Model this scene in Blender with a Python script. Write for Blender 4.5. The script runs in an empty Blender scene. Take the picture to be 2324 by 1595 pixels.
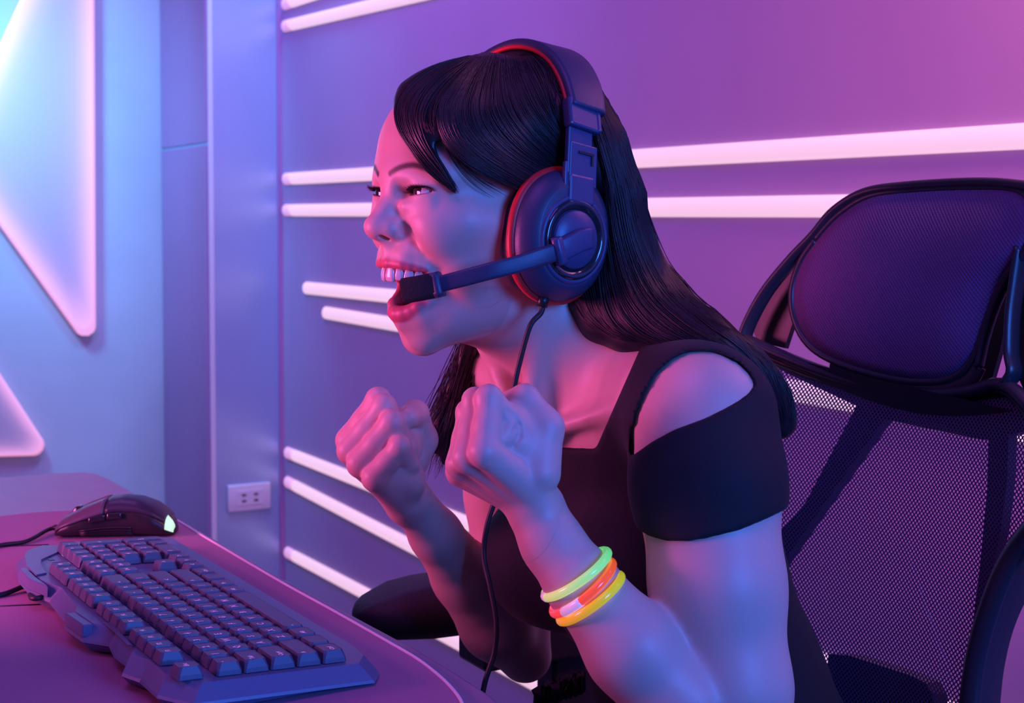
import bpy, bmesh, math, random, os
import numpy as np
from mathutils import Vector, Matrix
random.seed(7); RNG = np.random.default_rng(7)
S = bpy.context.scene
COL = S.collection
# ------------------------------------------------------------------ camera
W, H, FPX = 2324, 1595, 3300.0
PITCH = math.radians(2.5)
CAM = np.array([0.0, 0.0, 1.08])
PPY = 485.0 + FPX * math.tan(PITCH)
cd = bpy.data.cameras.new('camera')
cam = bpy.data.objects.new('camera', cd); COL.objects.link(cam)
cam.location = CAM; cam.rotation_euler = (math.pi / 2 - PITCH, 0, 0)
cd.sensor_width = 36.0; cd.sensor_fit = 'HORIZONTAL'
cd.lens = 36.0 * FPX / W
cd.shift_x = 0.0; cd.shift_y = -(H / 2 - PPY) / W
cd.clip_start = 0.02
cd.dof.use_dof = True; cd.dof.focus_distance = 1.10; cd.dof.aperture_fstop = 14.0
S.camera = cam
# ------------------------------------------------------------------ world, lights, exposure
S.view_settings.view_transform = 'Standard'; S.view_settings.look = 'None'
S.view_settings.gamma = 1.0; S.view_settings.use_curve_mapping = False
S.view_settings.exposure = 0.0
wd = bpy.data.worlds.new('world'); S.world = wd; wd.use_nodes = True
wd.node_tree.nodes['Background'].inputs[0].default_value = (0.17, 0.12, 0.62, 1)
wd.node_tree.nodes['Background'].inputs[1].default_value = 0.17

def area(name, loc, target, size, color, power, spread=180, size_y=None):
    l = bpy.data.lights.new(name, 'AREA'); l.color = color; l.energy = power; l.size = size
    if size_y: l.shape = 'RECTANGLE'; l.size_y = size_y
    l.spread = math.radians(spread)
    o = bpy.data.objects.new(name, l); COL.objects.link(o); o.location = loc
    o.rotation_euler = (Vector(target) - Vector(loc)).to_track_quat('-Z', 'Y').to_euler()
    return o
area('blue_softbox', (1.05, -0.35, 1.40), (0.1, 1.1, 0.95), 0.6, (0.04, 0.19, 1.0), 33)
area('pink_panel', (-1.05, 1.0, 1.02), (0.1, 1.15, 0.98), 0.36, (1.0, 0.14, 0.52), 8.6, 150)
area('violet_overhead', (-0.5, 0.5, 2.5), (0.3, 1.3, 0.8), 0.9, (0.55, 0.11, 0.90), 9)
area('violet_corner', (-0.9, 2.5, 2.6), (-0.7, 3.6, 0.9), 0.8, (0.44, 0.15, 0.85), 25, 140)
area('wall_wash', (0.85, 1.0, 2.0), (0.80, 1.75, 1.40), 0.3, (1.0, 0.30, 0.46), 12, 110)
_l = np.array([-1.0157, 4.232, 0]); _n = np.array([-.871, -.491, 0]); _u = np.array([-.491, .871, 0])
area('cyan_wash', _l + _n * .85 - _u * .38 + [0, 0, 1.85], _l + _n * .55 + [0, 0, 1.45], 0.25, (0.14, 0.58, 1.0), 9.5, 100)
area('cyan_column_fill', (-0.50, 3.45, 2.35), (-0.72, 3.93, 1.35), 0.3, (0.14, 0.50, 1.0), 4.5, 90)  # added fill lamp, brightens the front of the column

# ------------------------------------------------------------------ geometry helpers
def ray(x, y):
    a = (x - W / 2) / FPX; b = -(y - PPY) / FPX
    return np.array([a, math.cos(PITCH) + b * math.sin(PITCH), -math.sin(PITCH) + b * math.cos(PITCH)])
def at(x, y, Y):
    r = ray(x, y); return CAM + r * (Y / r[1])
def on_plane(x, y, p0, n):
    r = ray(x, y); p0 = np.asarray(p0); n = np.asarray(n)
    return CAM + r * (((p0 - CAM) @ n) / (r @ n))
def ground(x, y, z): return on_plane(x, y, (0, 0, z), (0, 0, 1))
def unit(v): v = np.asarray(v, float); return v / np.linalg.norm(v)

def mesh_np(name, V, Fc, mat=None, parent=None, smooth=True, col=None, extra=None):
    """V (n,3) floats, Fc list of faces or (m,k) array"""
    me = bpy.data.meshes.new(name)
    V = np.asarray(V, np.float32)
    if isinstance(Fc, np.ndarray):
        m, k = Fc.shape
        me.vertices.add(len(V)); me.vertices.foreach_set('co', V.ravel())
        me.loops.add(m * k); me.loops.foreach_set('vertex_index', Fc.astype(np.int32).ravel())
        me.polygons.add(m); me.polygons.foreach_set('loop_start', np.arange(0, m * k, k, dtype=np.int32))
        me.polygons.foreach_set('loop_total', np.full(m, k, np.int32))
        me.update(calc_edges=True)
    else:
        me.from_pydata(V.tolist(), [], Fc)
    if smooth: me.polygons.foreach_set('use_smooth', np.ones(len(me.polygons), bool))
    if col is not None:
        a = me.color_attributes.new('Col', 'FLOAT_COLOR', 'POINT')
        c = np.ones((len(V), 4), np.float32); c[:, :3] = col; a.data.foreach_set('color', c.ravel())
    if extra is not None:
        for nm, arr in extra.items():
            a = me.attributes.new(nm, 'FLOAT', 'POINT'); a.data.foreach_set('value', np.asarray(arr, np.float32))
    me.update()
    o = bpy.data.objects.new(name, me); COL.objects.link(o)
    if mat: me.materials.append(mat)
    if parent: attach(o, parent)
    return o
def attach(o, parent):
    o.parent = parent
    o.matrix_parent_inverse = Matrix.Translation(-Vector(parent.location))
def bm_obj(name, bm, mat=None, parent=None, smooth=False, bevel=0, seg=2):
    if bevel:
        bmesh.ops.bevel(bm, geom=bm.edges[:], offset=bevel, segments=seg, affect='EDGES', profile=0.5)
    bmesh.ops.recalc_face_normals(bm, faces=bm.faces[:])
    me = bpy.data.meshes.new(name); bm.to_mesh(me); bm.free()
    if smooth:
        me.polygons.foreach_set('use_smooth', np.ones(len(me.polygons), bool))
        if smooth != True: me.set_sharp_from_angle(angle=math.radians(smooth))
    o = bpy.data.objects.new(name, me); COL.objects.link(o)
    if mat: me.materials.append(mat)
    if parent: attach(o, parent)
    return o
def box_bm(c, ax, half):
    """box centre c, axes rows ax (3 vectors), half sizes"""
    bm = bmesh.new(); c = np.asarray(c, float); vs = {}
    for i in (-1, 1):
        for j in (-1, 1):
            for k in (-1, 1):
                p = c + i * half[0] * np.asarray(ax[0]) + j * half[1] * np.asarray(ax[1]) + k * half[2] * np.asarray(ax[2])
                vs[i, j, k] = bm.verts.new(p)
    for q in (((-1,-1,-1),(-1,-1,1),(-1,1,1),(-1,1,-1)), ((1,-1,-1),(1,1,-1),(1,1,1),(1,-1,1)),
              ((-1,-1,-1),(1,-1,-1),(1,-1,1),(-1,-1,1)), ((-1,1,-1),(-1,1,1),(1,1,1),(1,1,-1)),
              ((-1,-1,-1),(-1,1,-1),(1,1,-1),(1,-1,-1)), ((-1,-1,1),(1,-1,1),(1,1,1),(-1,1,1))):
        bm.faces.new([vs[k] for k in q])
    return bm
XYZ = np.eye(3)
def prism_bm(pts, off):
    """polygon pts (n,3) extruded by vector off"""
    bm = bmesh.new(); off = np.asarray(off)
    a = [bm.verts.new(p) for p in pts]; b = [bm.verts.new(np.asarray(p) + off) for p in pts]
    bm.faces.new(a); bm.faces.new(b[::-1]); n = len(pts)
    for i in range(n): bm.faces.new((a[i], b[i], b[(i + 1) % n], a[(i + 1) % n]))
    return bm
def spline(pts, n, closed=False):
    """Catmull-Rom through pts -> n samples (rows any dim)"""
    P = np.asarray(pts, float); m = len(P)
    if closed: idx = lambda i: i % m; t = np.linspace(0, m, n, endpoint=False)
    else: idx = lambda i: min(max(i, 0), m - 1); t = np.linspace(0, m - 1, n)
    out = []
    for s in t:
        i = int(s); 
        if not closed and i >= m - 1: i = m - 2
        f = s - i
        p0, p1, p2, p3 = P[idx(i - 1)], P[idx(i)], P[idx(i + 1)], P[idx(i + 2)]
        out.append(0.5 * ((2 * p1) + (-p0 + p2) * f + (2 * p0 - 5 * p1 + 4 * p2 - p3) * f * f + (-p0 + 3 * p1 - 3 * p2 + p3) * f ** 3))
    return np.array(out)
def sweep(path, prof, up=(0, 0, 1), closed=False, cap=True):
    """sweep profile: prof (k,2) or function(i)->(k,2); x along side, y along up-ish normal"""
    path = np.asarray(path, float); n = len(path)
    V = []; ups = np.asarray(up, float)
    for i in range(n):
        if closed: t = path[(i + 1) % n] - path[i - 1]
        else: t = path[min(i + 1, n - 1)] - path[max(i - 1, 0)]
        t = unit(t); u0 = ups[i] if ups.ndim == 2 else ups
        sd = np.cross(t, u0); sd = unit(sd); nn = np.cross(sd, t)
        pr = prof(i) if callable(prof) else prof
        V.append(path[i] + pr[:, :1] * sd + pr[:, 1:2] * nn)
    k = len(V[0]); V = np.concatenate(V); F = []
    for i in range(n if closed else n - 1):
        a = i * k; b = ((i + 1) % n) * k
        for j in range(k): F.append((a + j, a + (j + 1) % k, b + (j + 1) % k, b + j))
    if cap and not closed:
        F.append(tuple(range(k))[::-1]); F.append(tuple(range((n - 1) * k, n * k)))
    return V, F
def circ(r, k=10, ry=None):
    a = np.linspace(0, 2 * np.pi, k, endpoint=False); return np.stack([np.cos(a) * r, np.sin(a) * (ry or r)], 1)
def rrect(w, h, r, k=3):
    out = []
    for cx, cy, a0 in ((w/2-r, h/2-r, 0), (-w/2+r, h/2-r, 90), (-w/2+r, -h/2+r, 180), (w/2-r, -h/2+r, 270)):
        for i in range(k + 1):
            a = math.radians(a0 + 90 * i / k); out.append((cx + r * math.cos(a), cy + r * math.sin(a)))
    return np.array(out)
def tube(name, path, r, mat, parent=None, k=10, up=(0, 0, 1), closed=False):
    rr = np.asarray(r, float)
    pr = (lambda i: circ(rr[i], k)) if rr.ndim else circ(float(r), k)
    V, F = sweep(path, pr, up, closed); return mesh_np(name, V, F, mat, parent)
def loft(rings, closed_rings=True, cap=True):
    k = len(rings[0]); V = np.concatenate(rings); F = []
    for i in range(len(rings) - 1):
        for j in range(k if closed_rings else k - 1):
            F.append((i*k+j, i*k+(j+1) % k, (i+1)*k+(j+1) % k, (i+1)*k+j))
    if cap: F.append(tuple(range(k))[::-1]); F.append(tuple(range((len(rings)-1)*k, len(rings)*k)))
    return V, F
def fix_normals(o):
    bm = bmesh.new(); bm.from_mesh(o.data); bmesh.ops.recalc_face_normals(bm, faces=bm.faces[:]); bm.to_mesh(o.data); bm.free(); return o
def thing(name, label, cat, loc=(0, 0, 0), group=None):
    o = bpy.data.objects.new(name, None); COL.objects.link(o); o.location = Vector([float(v) for v in loc])
    o.empty_display_size = 0.05
    return tag(o, label, cat, group)
def tag(o, label, cat, group=None):
    o['label'] = label; o['category'] = cat
    if group: o['group'] = group
    return o
def struct(o): o['kind'] = 'structure'; return o

# ------------------------------------------------------------------ materials
def mat(name, color, rough=0.5, metal=0.0, spec=0.5, noise=0.0, nscale=40, bump=0.0, bscale=300, emit=None, estr=1.0, coat=0.0, sheen=0.0, stretch=None):
    m = bpy.data.materials.new(name); m.use_nodes = True; nt = m.node_tree; b = nt.nodes['Principled BSDF']
    b.inputs['Base Color'].default_value = (*color, 1); b.inputs['Roughness'].default_value = rough
    b.inputs['Metallic'].default_value = metal; b.inputs['Specular IOR Level'].default_value = spec
    b.inputs['Coat Weight'].default_value = coat; b.inputs['Sheen Weight'].default_value = sheen
    tc = nt.nodes.new('ShaderNodeTexCoord'); src = tc.outputs['Object']
    if stretch:
        mp = nt.nodes.new('ShaderNodeMapping'); mp.inputs['Scale'].default_value = stretch
        nt.links.new(src, mp.inputs['Vector']); src = mp.outputs['Vector']
    if noise:
        n = nt.nodes.new('ShaderNodeTexNoise'); n.inputs['Scale'].default_value = nscale; n.inputs['Detail'].default_value = 5
        nt.links.new(src, n.inputs['Vector'])
        r = nt.nodes.new('ShaderNodeValToRGB'); r.color_ramp.elements[0].position = 0.3; r.color_ramp.elements[1].position = 0.7
        r.color_ramp.elements[0].color = (*[c * (1 - noise) for c in color], 1); r.color_ramp.elements[1].color = (*[min(1, c * (1 + noise)) for c in color], 1)
        nt.links.new(n.outputs['Fac'], r.inputs['Fac']); nt.links.new(r.outputs['Color'], b.inputs['Base Color'])
    if bump:
        n2 = nt.nodes.new('ShaderNodeTexNoise'); n2.inputs['Scale'].default_value = bscale; n2.inputs['Detail'].default_value = 3
        nt.links.new(src, n2.inputs['Vector'])
        bp = nt.nodes.new('ShaderNodeBump'); bp.inputs['Strength'].default_value = bump; bp.inputs['Distance'].default_value = 0.001
        nt.links.new(n2.outputs['Fac'], bp.inputs['Height']); nt.links.new(bp.outputs['Normal'], b.inputs['Normal'])
    if emit:
        b.inputs['Emission Color'].default_value = (*emit, 1); b.inputs['Emission Strength'].default_value = estr
    return m
M = {}
M['wall'] = mat('painted_wall', (0.46, 0.35, 0.53), 0.55, noise=0.05, nscale=3, bump=0.12, bscale=160)
M['column'] = mat('satin_column_paint', (0.36, 0.48, 0.66), 0.30, metal=0.5, noise=0.04, nscale=4)
M['laminate'] = mat('violet_lit_laminate', (0.36, 0.17, 0.36), 0.5, noise=0.05, nscale=3)
M['leftwall'] = mat('mottled_grey_wall', (0.40, 0.48, 0.54), 0.5, noise=0.12, nscale=2.2, bump=0.1, bscale=60)
M['floor'] = mat('dark_floor', (0.12, 0.11, 0.13), 0.4, noise=0.15, nscale=6)
M['desk'] = mat('satin_grey_desk', (0.28, 0.22, 0.32), 0.42, noise=0.05, nscale=30, bump=0.05, bscale=700)
M['mat'] = mat('cloth_desk_mat', (0.36, 0.18, 0.30), 0.75, noise=0.04, nscale=400, bump=0.15, bscale=1800)
M['rim'] = mat('pale_stitched_rim', (0.85, 0.80, 0.84), 0.45, bump=0.3, bscale=900)
M['plastic'] = mat('dark_blue_grey_plastic', (0.12, 0.155, 0.26), 0.38, bump=0.06, bscale=1500)
M['key'] = mat('matte_keycap', (0.085, 0.10, 0.165), 0.42, bump=0.08, bscale=1800)
M['legend'] = mat('pale_key_print', (0.95, 0.88, 0.95), 0.5)
M['black'] = mat('black_plastic', (0.018, 0.018, 0.022), 0.35, bump=0.05, bscale=900)
M['gloss'] = mat('gloss_black_plastic', (0.02, 0.02, 0.026), 0.12, coat=0.4)
M['cable'] = mat('black_rubber_cable', (0.014, 0.014, 0.018), 0.5)
M['socket'] = mat('off_white_plastic', (0.60, 0.58, 0.62), 0.3)
M['slot'] = mat('socket_slot', (0.02, 0.02, 0.02), 0.6)
M['glow_green'] = mat('lit_green_lens', (0.5, 0.9, 0.6), 0.3, emit=(0.55, 1.0, 0.62), estr=0.85)
M['glow_cyan'] = mat('lit_cyan_led', (0.3, 0.9, 0.9), 0.3, emit=(0.2, 1.0, 0.9), estr=0.8)
M['tube'] = mat('lit_pink_white_diffuser', (0.3, 0.25, 0.28), 0.4, emit=(0.92, 0.58, 0.76), estr=0.92)
M['tubecap'] = mat('frosted_tube_end', (0.7, 0.5, 0.62), 0.4, emit=(1.0, 0.45, 0.70), estr=0.55)
M['chair'] = mat('dark_chair_plastic', (0.030, 0.026, 0.040), 0.36, bump=0.08, bscale=500)
M['armpad'] = mat('textured_black_armpad', (0.014, 0.013, 0.018), 0.6, bump=0.5, bscale=420)

def mesh_fabric(name, color, pitch, hole, opaque=False):
    """perforated net fabric: holes from the UV map (metres)"""
    m = bpy.data.materials.new(name); m.use_nodes = True; nt = m.node_tree; b = nt.nodes['Principled BSDF']
    b.inputs['Base Color'].default_value = (*color, 1); b.inputs['Roughness'].default_value = 0.6
    b.inputs['Sheen Weight'].default_value = 0.15
    uv = nt.nodes.new('ShaderNodeUVMap'); uv.uv_map = 'UVMap'
    ds = []
    for off in (0.0, 0.5):
        mp = nt.nodes.new('ShaderNodeMapping'); mp.inputs['Scale'].default_value = (1 / pitch, 1 / (pitch * 1.15), 1); mp.inputs['Location'].default_value = (off, off, 0)
        nt.links.new(uv.outputs['UV'], mp.inputs['Vector'])
        fr = nt.nodes.new('ShaderNodeVectorMath'); fr.operation = 'FRACTION'; nt.links.new(mp.outputs['Vector'], fr.inputs[0])
        sb = nt.nodes.new('ShaderNodeVectorMath'); sb.operation = 'SUBTRACT'; sb.inputs[1].default_value = (0.5, 0.5, 0); nt.links.new(fr.outputs['Vector'], sb.inputs[0])
        ln = nt.nodes.new('ShaderNodeVectorMath'); ln.operation = 'LENGTH'; nt.links.new(sb.outputs['Vector'], ln.inputs[0]); ds.append(ln.outputs['Value'])
    mn = nt.nodes.new('ShaderNodeMath'); mn.operation = 'MINIMUM'; nt.links.new(ds[0], mn.inputs[0]); nt.links.new(ds[1], mn.inputs[1])
    if opaque:
        bp = nt.nodes.new('ShaderNodeBump'); bp.inputs['Strength'].default_value = 0.9; bp.inputs['Distance'].default_value = 0.0012
        nt.links.new(mn.outputs[0], bp.inputs['Height']); nt.links.new(bp.outputs['Normal'], b.inputs['Normal'])
        return m
    gt = nt.nodes.new('ShaderNodeMath'); gt.operation = 'LESS_THAN'; gt.inputs[1].default_value = hole; nt.links.new(mn.outputs[0], gt.inputs[0])
    tr = nt.nodes.new('ShaderNodeBsdfTransparent'); mx = nt.nodes.new('ShaderNodeMixShader')
    nt.links.new(gt.outputs[0], mx.inputs[0]); nt.links.new(b.outputs[0], mx.inputs[1]); nt.links.new(tr.outputs[0], mx.inputs[2])
    nt.links.new(mx.outputs[0], nt.nodes['Material Output'].inputs['Surface'])
    return m
M['net'] = mesh_fabric('chair_net', (0.06, 0.035, 0.12), 0.0041, 0.24)
M['padnet'] = mesh_fabric('headrest_net', (0.13, 0.055, 0.20), 0.0036, 0.3, True)
# ------------------------------------------------------------------ room
TH = math.radians(29.4)
UV_ = np.array([-math.sin(TH), math.cos(TH), 0.0])       # along the striped wall, away from the camera
NV = np.array([-math.cos(TH), -math.sin(TH), 0.0])       # out of the striped wall, into the room
ZV = np.array([0, 0, 1.0])
SW = 1.45
WP = -NV * SW                                            # a point of the striped wall
def on_wall(x, y, lift=0.0): return on_plane(x, y, WP + NV * lift, NV)
b0 = on_wall(640, 600); b0[2] = 0
w_far = b0 + UV_ * 0.6; w_near = b0 - UV_ * 4.6
cw = (w_far + w_near) / 2 - NV * 0.05 + ZV * 1.4
struct(bm_obj('wall_right', box_bm(cw, (UV_, NV, ZV), (2.6, 0.05, 1.4)), M['wall']))
# square column that stands out of the wall at the end of the light tubes
ca = b0 + NV * 0.212
pc = on_plane(372, 600, ca, NV); 
col_len = (pc - ca) @ UV_
cc = b0 + NV * 0.106 + UV_ * col_len / 2
colz = on_plane(420, 332, ca, NV)[2]
struct(bm_obj('trim_1', box_bm(cc + ZV * 1.4, (UV_, NV, ZV), (col_len / 2, 0.106, 1.4)), M['column'], bevel=0.006, seg=2))
# purple laminate, violet light put into its tint, on the room side of the column, in two lengths with an open joint
sp = cc + NV * 0.1075
struct(bm_obj('trim_2', box_bm(sp + ZV * (colz / 2 - 0.0025), (UV_, NV, ZV), (col_len / 2 - 0.004, 0.0035, colz / 2 - 0.0025)), M['laminate'], bevel=0.0012, seg=1))
struct(bm_obj('trim_3', box_bm(sp + ZV * (colz + 0.70 + 0.0025), (UV_, NV, ZV), (col_len / 2 - 0.004, 0.0035, 0.70)), M['laminate'], bevel=0.0012, seg=1))
# narrow edge strip on the corner and dark joint against the wall
struct(bm_obj('trim_4', box_bm(ca - UV_ * 0.003 - NV * 0.007 + ZV * 1.4, (UV_, NV, ZV), (0.003, 0.007, 1.4)), M['socket'], bevel=0.001, seg=1))
struct(bm_obj('trim_5', box_bm(b0 - UV_ * 0.004 + NV * 0.006 + ZV * 1.4, (UV_, NV, ZV), (0.004, 0.006, 1.4)), M['laminate']))
# left wall, square to the striped one, closing the view behind the desk
lw0 = b0 + UV_ * col_len
struct(bm_obj('wall_left', box_bm(lw0 + NV * 1.6 + UV_ * 0.05 + ZV * 1.4, (NV, UV_, ZV), (1.8, 0.05, 1.4)), M['leftwall']))
struct(bm_obj('floor', box_bm((0, 1.5, -0.05), XYZ, (4.5, 5.5, 0.05)), M['floor']))

# wall socket on the column
sp0 = b0
def on_col(x, y, lift=0.0): return on_plane(x, y, b0 - UV_ * lift, UV_)
sc_ = on_col(564, 1127); hw = abs((on_col(612, 1127) - on_col(515, 1127)) @ NV) / 2; hh = abs(on_col(564, 1096)[2] - on_col(564, 1157)[2]) / 2
sk = thing('wall_socket', 'pale double power socket with two outlets low on the blue lit column', 'socket', sc_)
bm_obj('face_plate', box_bm(sc_ - UV_ * 0.006, (NV, UV_, ZV), (hw, 0.006, hh)), M['socket'], sk, smooth=40, bevel=0.004, seg=3)
bm_obj('outlet_insert', box_bm(sc_ - UV_ * 0.012, (NV, UV_, ZV), (hw * 0.62, 0.0015, hh * 0.55)), M['socket'], sk, bevel=0.001)
for dx in (-0.28, 0.28):
    for dz in (-0.22, 0.22):
        bm_obj('slot', box_bm(sc_ - UV_ * 0.0135 + NV * hw * dx + ZV * hh * dz, (NV, UV_, ZV), (0.006, 0.0009, 0.0028)), M['slot'], sk)

# light tubes set on the wall
def light_tube(a, b, label, w=0.033, cap0=True):
    pa = on_wall(*a, 0.0); pb = on_wall(*b, 0.0); d = unit(pb - pa); t = np.cross(NV, d)
    if t[2] < 0: t = -t
    L = np.linalg.norm(pb - pa)
    o = thing('light_tube', label, 'light', (pa + pb) / 2, 'pink white light tubes on the wall')
    k = 9; ang = np.linspace(0, math.pi, k)
    def ring(s, q=1.0): return np.array([pa + d * s + t * math.cos(x) * w / 2 * q + NV * (0.001 + math.sin(x) * 0.012 * q) for x in ang])
    c0 = 0.055 if cap0 else 0.0
    rings = [ring(c0 + 0.004, 0.8), ring(c0 + 0.008), ring(L - 0.008), ring(L, 0.8)]
    V, F = loft(rings); fix_normals(mesh_np('diffuser', V, F, M['tube'], o))
    if cap0:
        V, F = loft([ring(0.0, 0.75), ring(0.006), ring(c0 - 0.004), ring(c0, 0.9)]); fix_normals(mesh_np('end_cap', V, F, M['tubecap'], o))
    return o
light_tube((646, 10), (1100, -140), 'pink white light tube at the very top, cut off by the picture edge')
light_tube((646, 60), (1250, -82), 'second light tube from the top, leaving the column just above the blue patch')
light_tube((648, 406), (2480, 300), 'upper of the two level light tubes passing behind the head and above the chair')
light_tube((648, 477), (2480, 463), 'lower of the two level light tubes, meeting the top of the headrest')
light_tube((694, 653), (1420, 722), 'short light tube that starts clear of the column, level with the mouth', cap0=False)
light_tube((738, 709), (2480, 1000), 'light tube that starts clear of the column, just below the microphone', cap0=False)
light_tube((652, 1026), (2480, 1745), 'light tube that meets the column just above the wall socket, behind the far wrist')
light_tube((652, 1092), (1500, 1531), 'light tube that meets the column beside the wall socket, ending behind the far forearm')
light_tube((652, 1252), (1500, 1700), 'lowest light tube, passing behind the far armrest and elbow')

# back-lit rounded triangles on the left wall
gm = bpy.data.materials.new('backlit_acrylic'); gm.use_nodes = True
nt = gm.node_tree; bs = nt.nodes['Principled BSDF']; bs.inputs['Base Color'].default_value = (0.46, 0.40, 0.48, 1); bs.inputs['Roughness'].default_value = 0.35
atn = nt.nodes.new('ShaderNodeAttribute'); atn.attribute_name = 'edge'
rp = nt.nodes.new('ShaderNodeValToRGB'); rp.color_ramp.elements[0].color = (0.25, 0.05, 0.16, 1); rp.color_ramp.elements[1].color = (1.0, 0.36, 0.55, 1)
nt.links.new(atn.outputs['Fac'], rp.inputs['Fac']); nt.links.new(rp.outputs['Color'], bs.inputs['Emission Color'])
em = nt.nodes.new('ShaderNodeMath'); em.operation = 'MULTIPLY'; em.inputs[1].default_value = 0.72; nt.links.new(atn.outputs['Fac'], em.inputs[0]); nt.links.new(em.outputs[0], bs.inputs['Emission Strength'])
M['acrylic'] = gm
M['sideglow'] = mat('lit_panel_edge', (0.5, 0.3, 0.45), 0.4, emit=(0.8, 0.25, 0.45), estr=0.5)
def on_left(x, y, lift=0.0): return on_plane(x, y, lw0 - UV_ * lift, UV_)
def rounded(poly, r, k=8):
    out = []; n = len(poly); poly = [np.asarray(p, float) for p in poly]
    for i in range(n):
        p, a, b = poly[i], poly[i - 1], poly[(i + 1) % n]
        u1, u2 = unit(a - p), unit(b - p); half = math.acos(np.clip(u1 @ u2, -1, 1)) / 2
        d = r / math.tan(half); c = p + unit(u1 + u2) * r / math.sin(half)
        s, e = p + u1 * d - c, p + u2 * d - c
        for q in range(k + 1):
            t = q / k; v = unit(s * (1 - t) + e * t) * r; out.append(c + v)
    return np.array(out)
def neon(poly_px, label, deep=1.0):
    P3 = [on_left(*p, 0.0) for p in poly_px]; org = P3[0]
    P2 = [((p - org) @ NV, p[2] - org[2]) for p in P3]
    o = thing('neon_sign', label, 'light', org, 'backlit triangles on the left wall')
    ins = [(0.0, 1.0), (0.008, 1.0), (0.03, 0.78), (0.06, 0.42), (0.10, 0.18), (0.16, 0.05)]
    cen = np.mean(P2, 0); rings = []; ed = []
    base = rounded(P2, 0.03)
    # inset by offsetting each straight side
    def inset(poly, d):
        n = len(poly); poly = [np.asarray(p) for p in poly]; L = []
        for i in range(n):
            a, b = poly[i], poly[(i + 1) % n]; t = unit(b - a); nn = np.array([-t[1], t[0]])
            if (cen - a) @ nn < 0: nn = -nn
            L.append((a + nn * d, t))
        out = []
        for i in range(n):
            (p, t), (q, s) = L[i - 1], L[i]
            A = np.array([t, -s]).T; k = np.linalg.solve(A, q - p); out.append(p + t * k[0])
        return out
    to3 = lambda a, lift: np.array([org + NV * p[0] + ZV * p[1] - UV_ * lift for p in a])
    for d, e in ins:
        d *= deep
        rr = rounded(inset(P2, d), max(0.03 - d * 0.2, 0.012)); rings.append(to3(rr, 0.03 - (0.004 if d == 0 else 0))); ed += [e] * len(rr)
    V, F = loft(rings, cap=False); k = len(rings[0]); F.append(tuple(range((len(rings) - 1) * k, len(rings) * k)))
    fix_normals(mesh_np('acrylic_face', V, F, M['acrylic'], o, smooth=False, extra={'edge': ed}))
    V, F = loft([to3(base, 0.001), to3(base, 0.026)]); fix_normals(mesh_np('side_band', V, F, M['sideglow'], o))
neon([(-118, 353), (213, 812), (208, -360)], 'large pink edged backlit triangle at the upper left, pointing left')
neon([(-190, 560), (116, 1030), (-330, 1042)], 'pink edged backlit triangle at lower left, only its right corner in view', 0.6)

# ------------------------------------------------------------------ desk
DZ = 0.75
dk = thing('desk', 'wide purple lit desk with a curved front edge running away to the left', 'desk', ground(640, 1330, 0))
g = lambda x, y, z=DZ: ground(x, y, z)
edge_px = [(-900, 1150), (0, 1083), (120, 1074), (190, 1071), (222, 1074), (250, 1087), (450, 1201), (640, 1310), (800, 1394), (950, 1474), (1040, 1528), (1120, 1580), (1165, 1630)]
pts = [g(*p) for p in edge_px]
last = pts[-1] - UV_ * 0.12 + NV * 0.03; pts += [last, last + NV * 1.2 - UV_ * 0.2, pts[0] + NV * 0.3]
top = bm_obj('desktop', prism_bm(pts, (0, 0, -0.028)), M['desk'], dk)
mdf = top.modifiers.new('b', 'BEVEL'); mdf.width = 0.003; mdf.segments = 2; mdf.limit_method = 'ANGLE'
for px_, in_ in (((260, 1150), 0.12), ((900, 1560), 0.75)):
    c = g(*px_) + NV * in_; c[2] = 0.36
    bm_obj('leg', box_bm(c, (UV_, NV, ZV), (0.03, 0.03, 0.36)), M['black'], dk, bevel=0.004)
# unseen screen added to the left, to cast a shadow over the desk
mo = thing('shadow_monitor', 'unseen dark screen added left of the keyboard to shade the desk', 'shadow_monitor', (-0.60, 0.90, DZ + 0.0042))
bm_obj('screen_case', box_bm((-0.60, 0.90, DZ + 0.105), XYZ, (0.012, 0.19, 0.065)), M['black'], mo, bevel=0.004)
bm_obj('screen', box_bm((-0.5875, 0.90, DZ + 0.105), XYZ, (0.001, 0.18, 0.056)), M['gloss'], mo)
bm_obj('stand', box_bm((-0.605, 0.90, DZ + 0.025), XYZ, (0.010, 0.03, 0.019)), M['black'], mo, bevel=0.002)
bm_obj('base', box_bm((-0.60, 0.90, DZ + 0.0068), XYZ, (0.06, 0.09, 0.0025)), M['black'], mo, bevel=0.002)
# mat
mp_ = [(-700, 1262), (0, 1171), (170, 1158), (325, 1147), (350, 1149), (372, 1163), (500, 1240), (640, 1322), (760, 1388), (880, 1456), (945, 1494), (990, 1528), (1020, 1556), (1045, 1588), (1062, 1630)]
mpts = spline([g(*p, DZ + 0.004) for p in mp_], 90)
far = [mpts[-1] - UV_ * 0.05 + NV * 0.03, mpts[-1] + NV * 1.05 - UV_ * 0.1]
dm = thing('desk_mat', 'large magenta desk mat with a pale stitched rim under keyboard and mouse', 'desk mat', mpts[40])
bm_obj('mat_sheet', prism_bm([p for p in mpts] + far, (0, 0, -0.0035)), M['mat'], dm)
rimp = [q for q in mpts if q[0] > g(300, 1148)[0]]
tube('stitched_rim', np.array(rimp), 0.0013, M['rim'], dm, 8)
for (a, b) in (((-60, 1378), (160, 1369)), ((-60, 1243), (110, 1236))):  # a mat seam, then a cable's shadow drawn as a dark line
    tube('seam_and_shadow', np.array([g(*a, DZ + 0.0042), g(*b, DZ + 0.0042)]), 0.0008, M['cable'], dm, 6)

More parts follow.
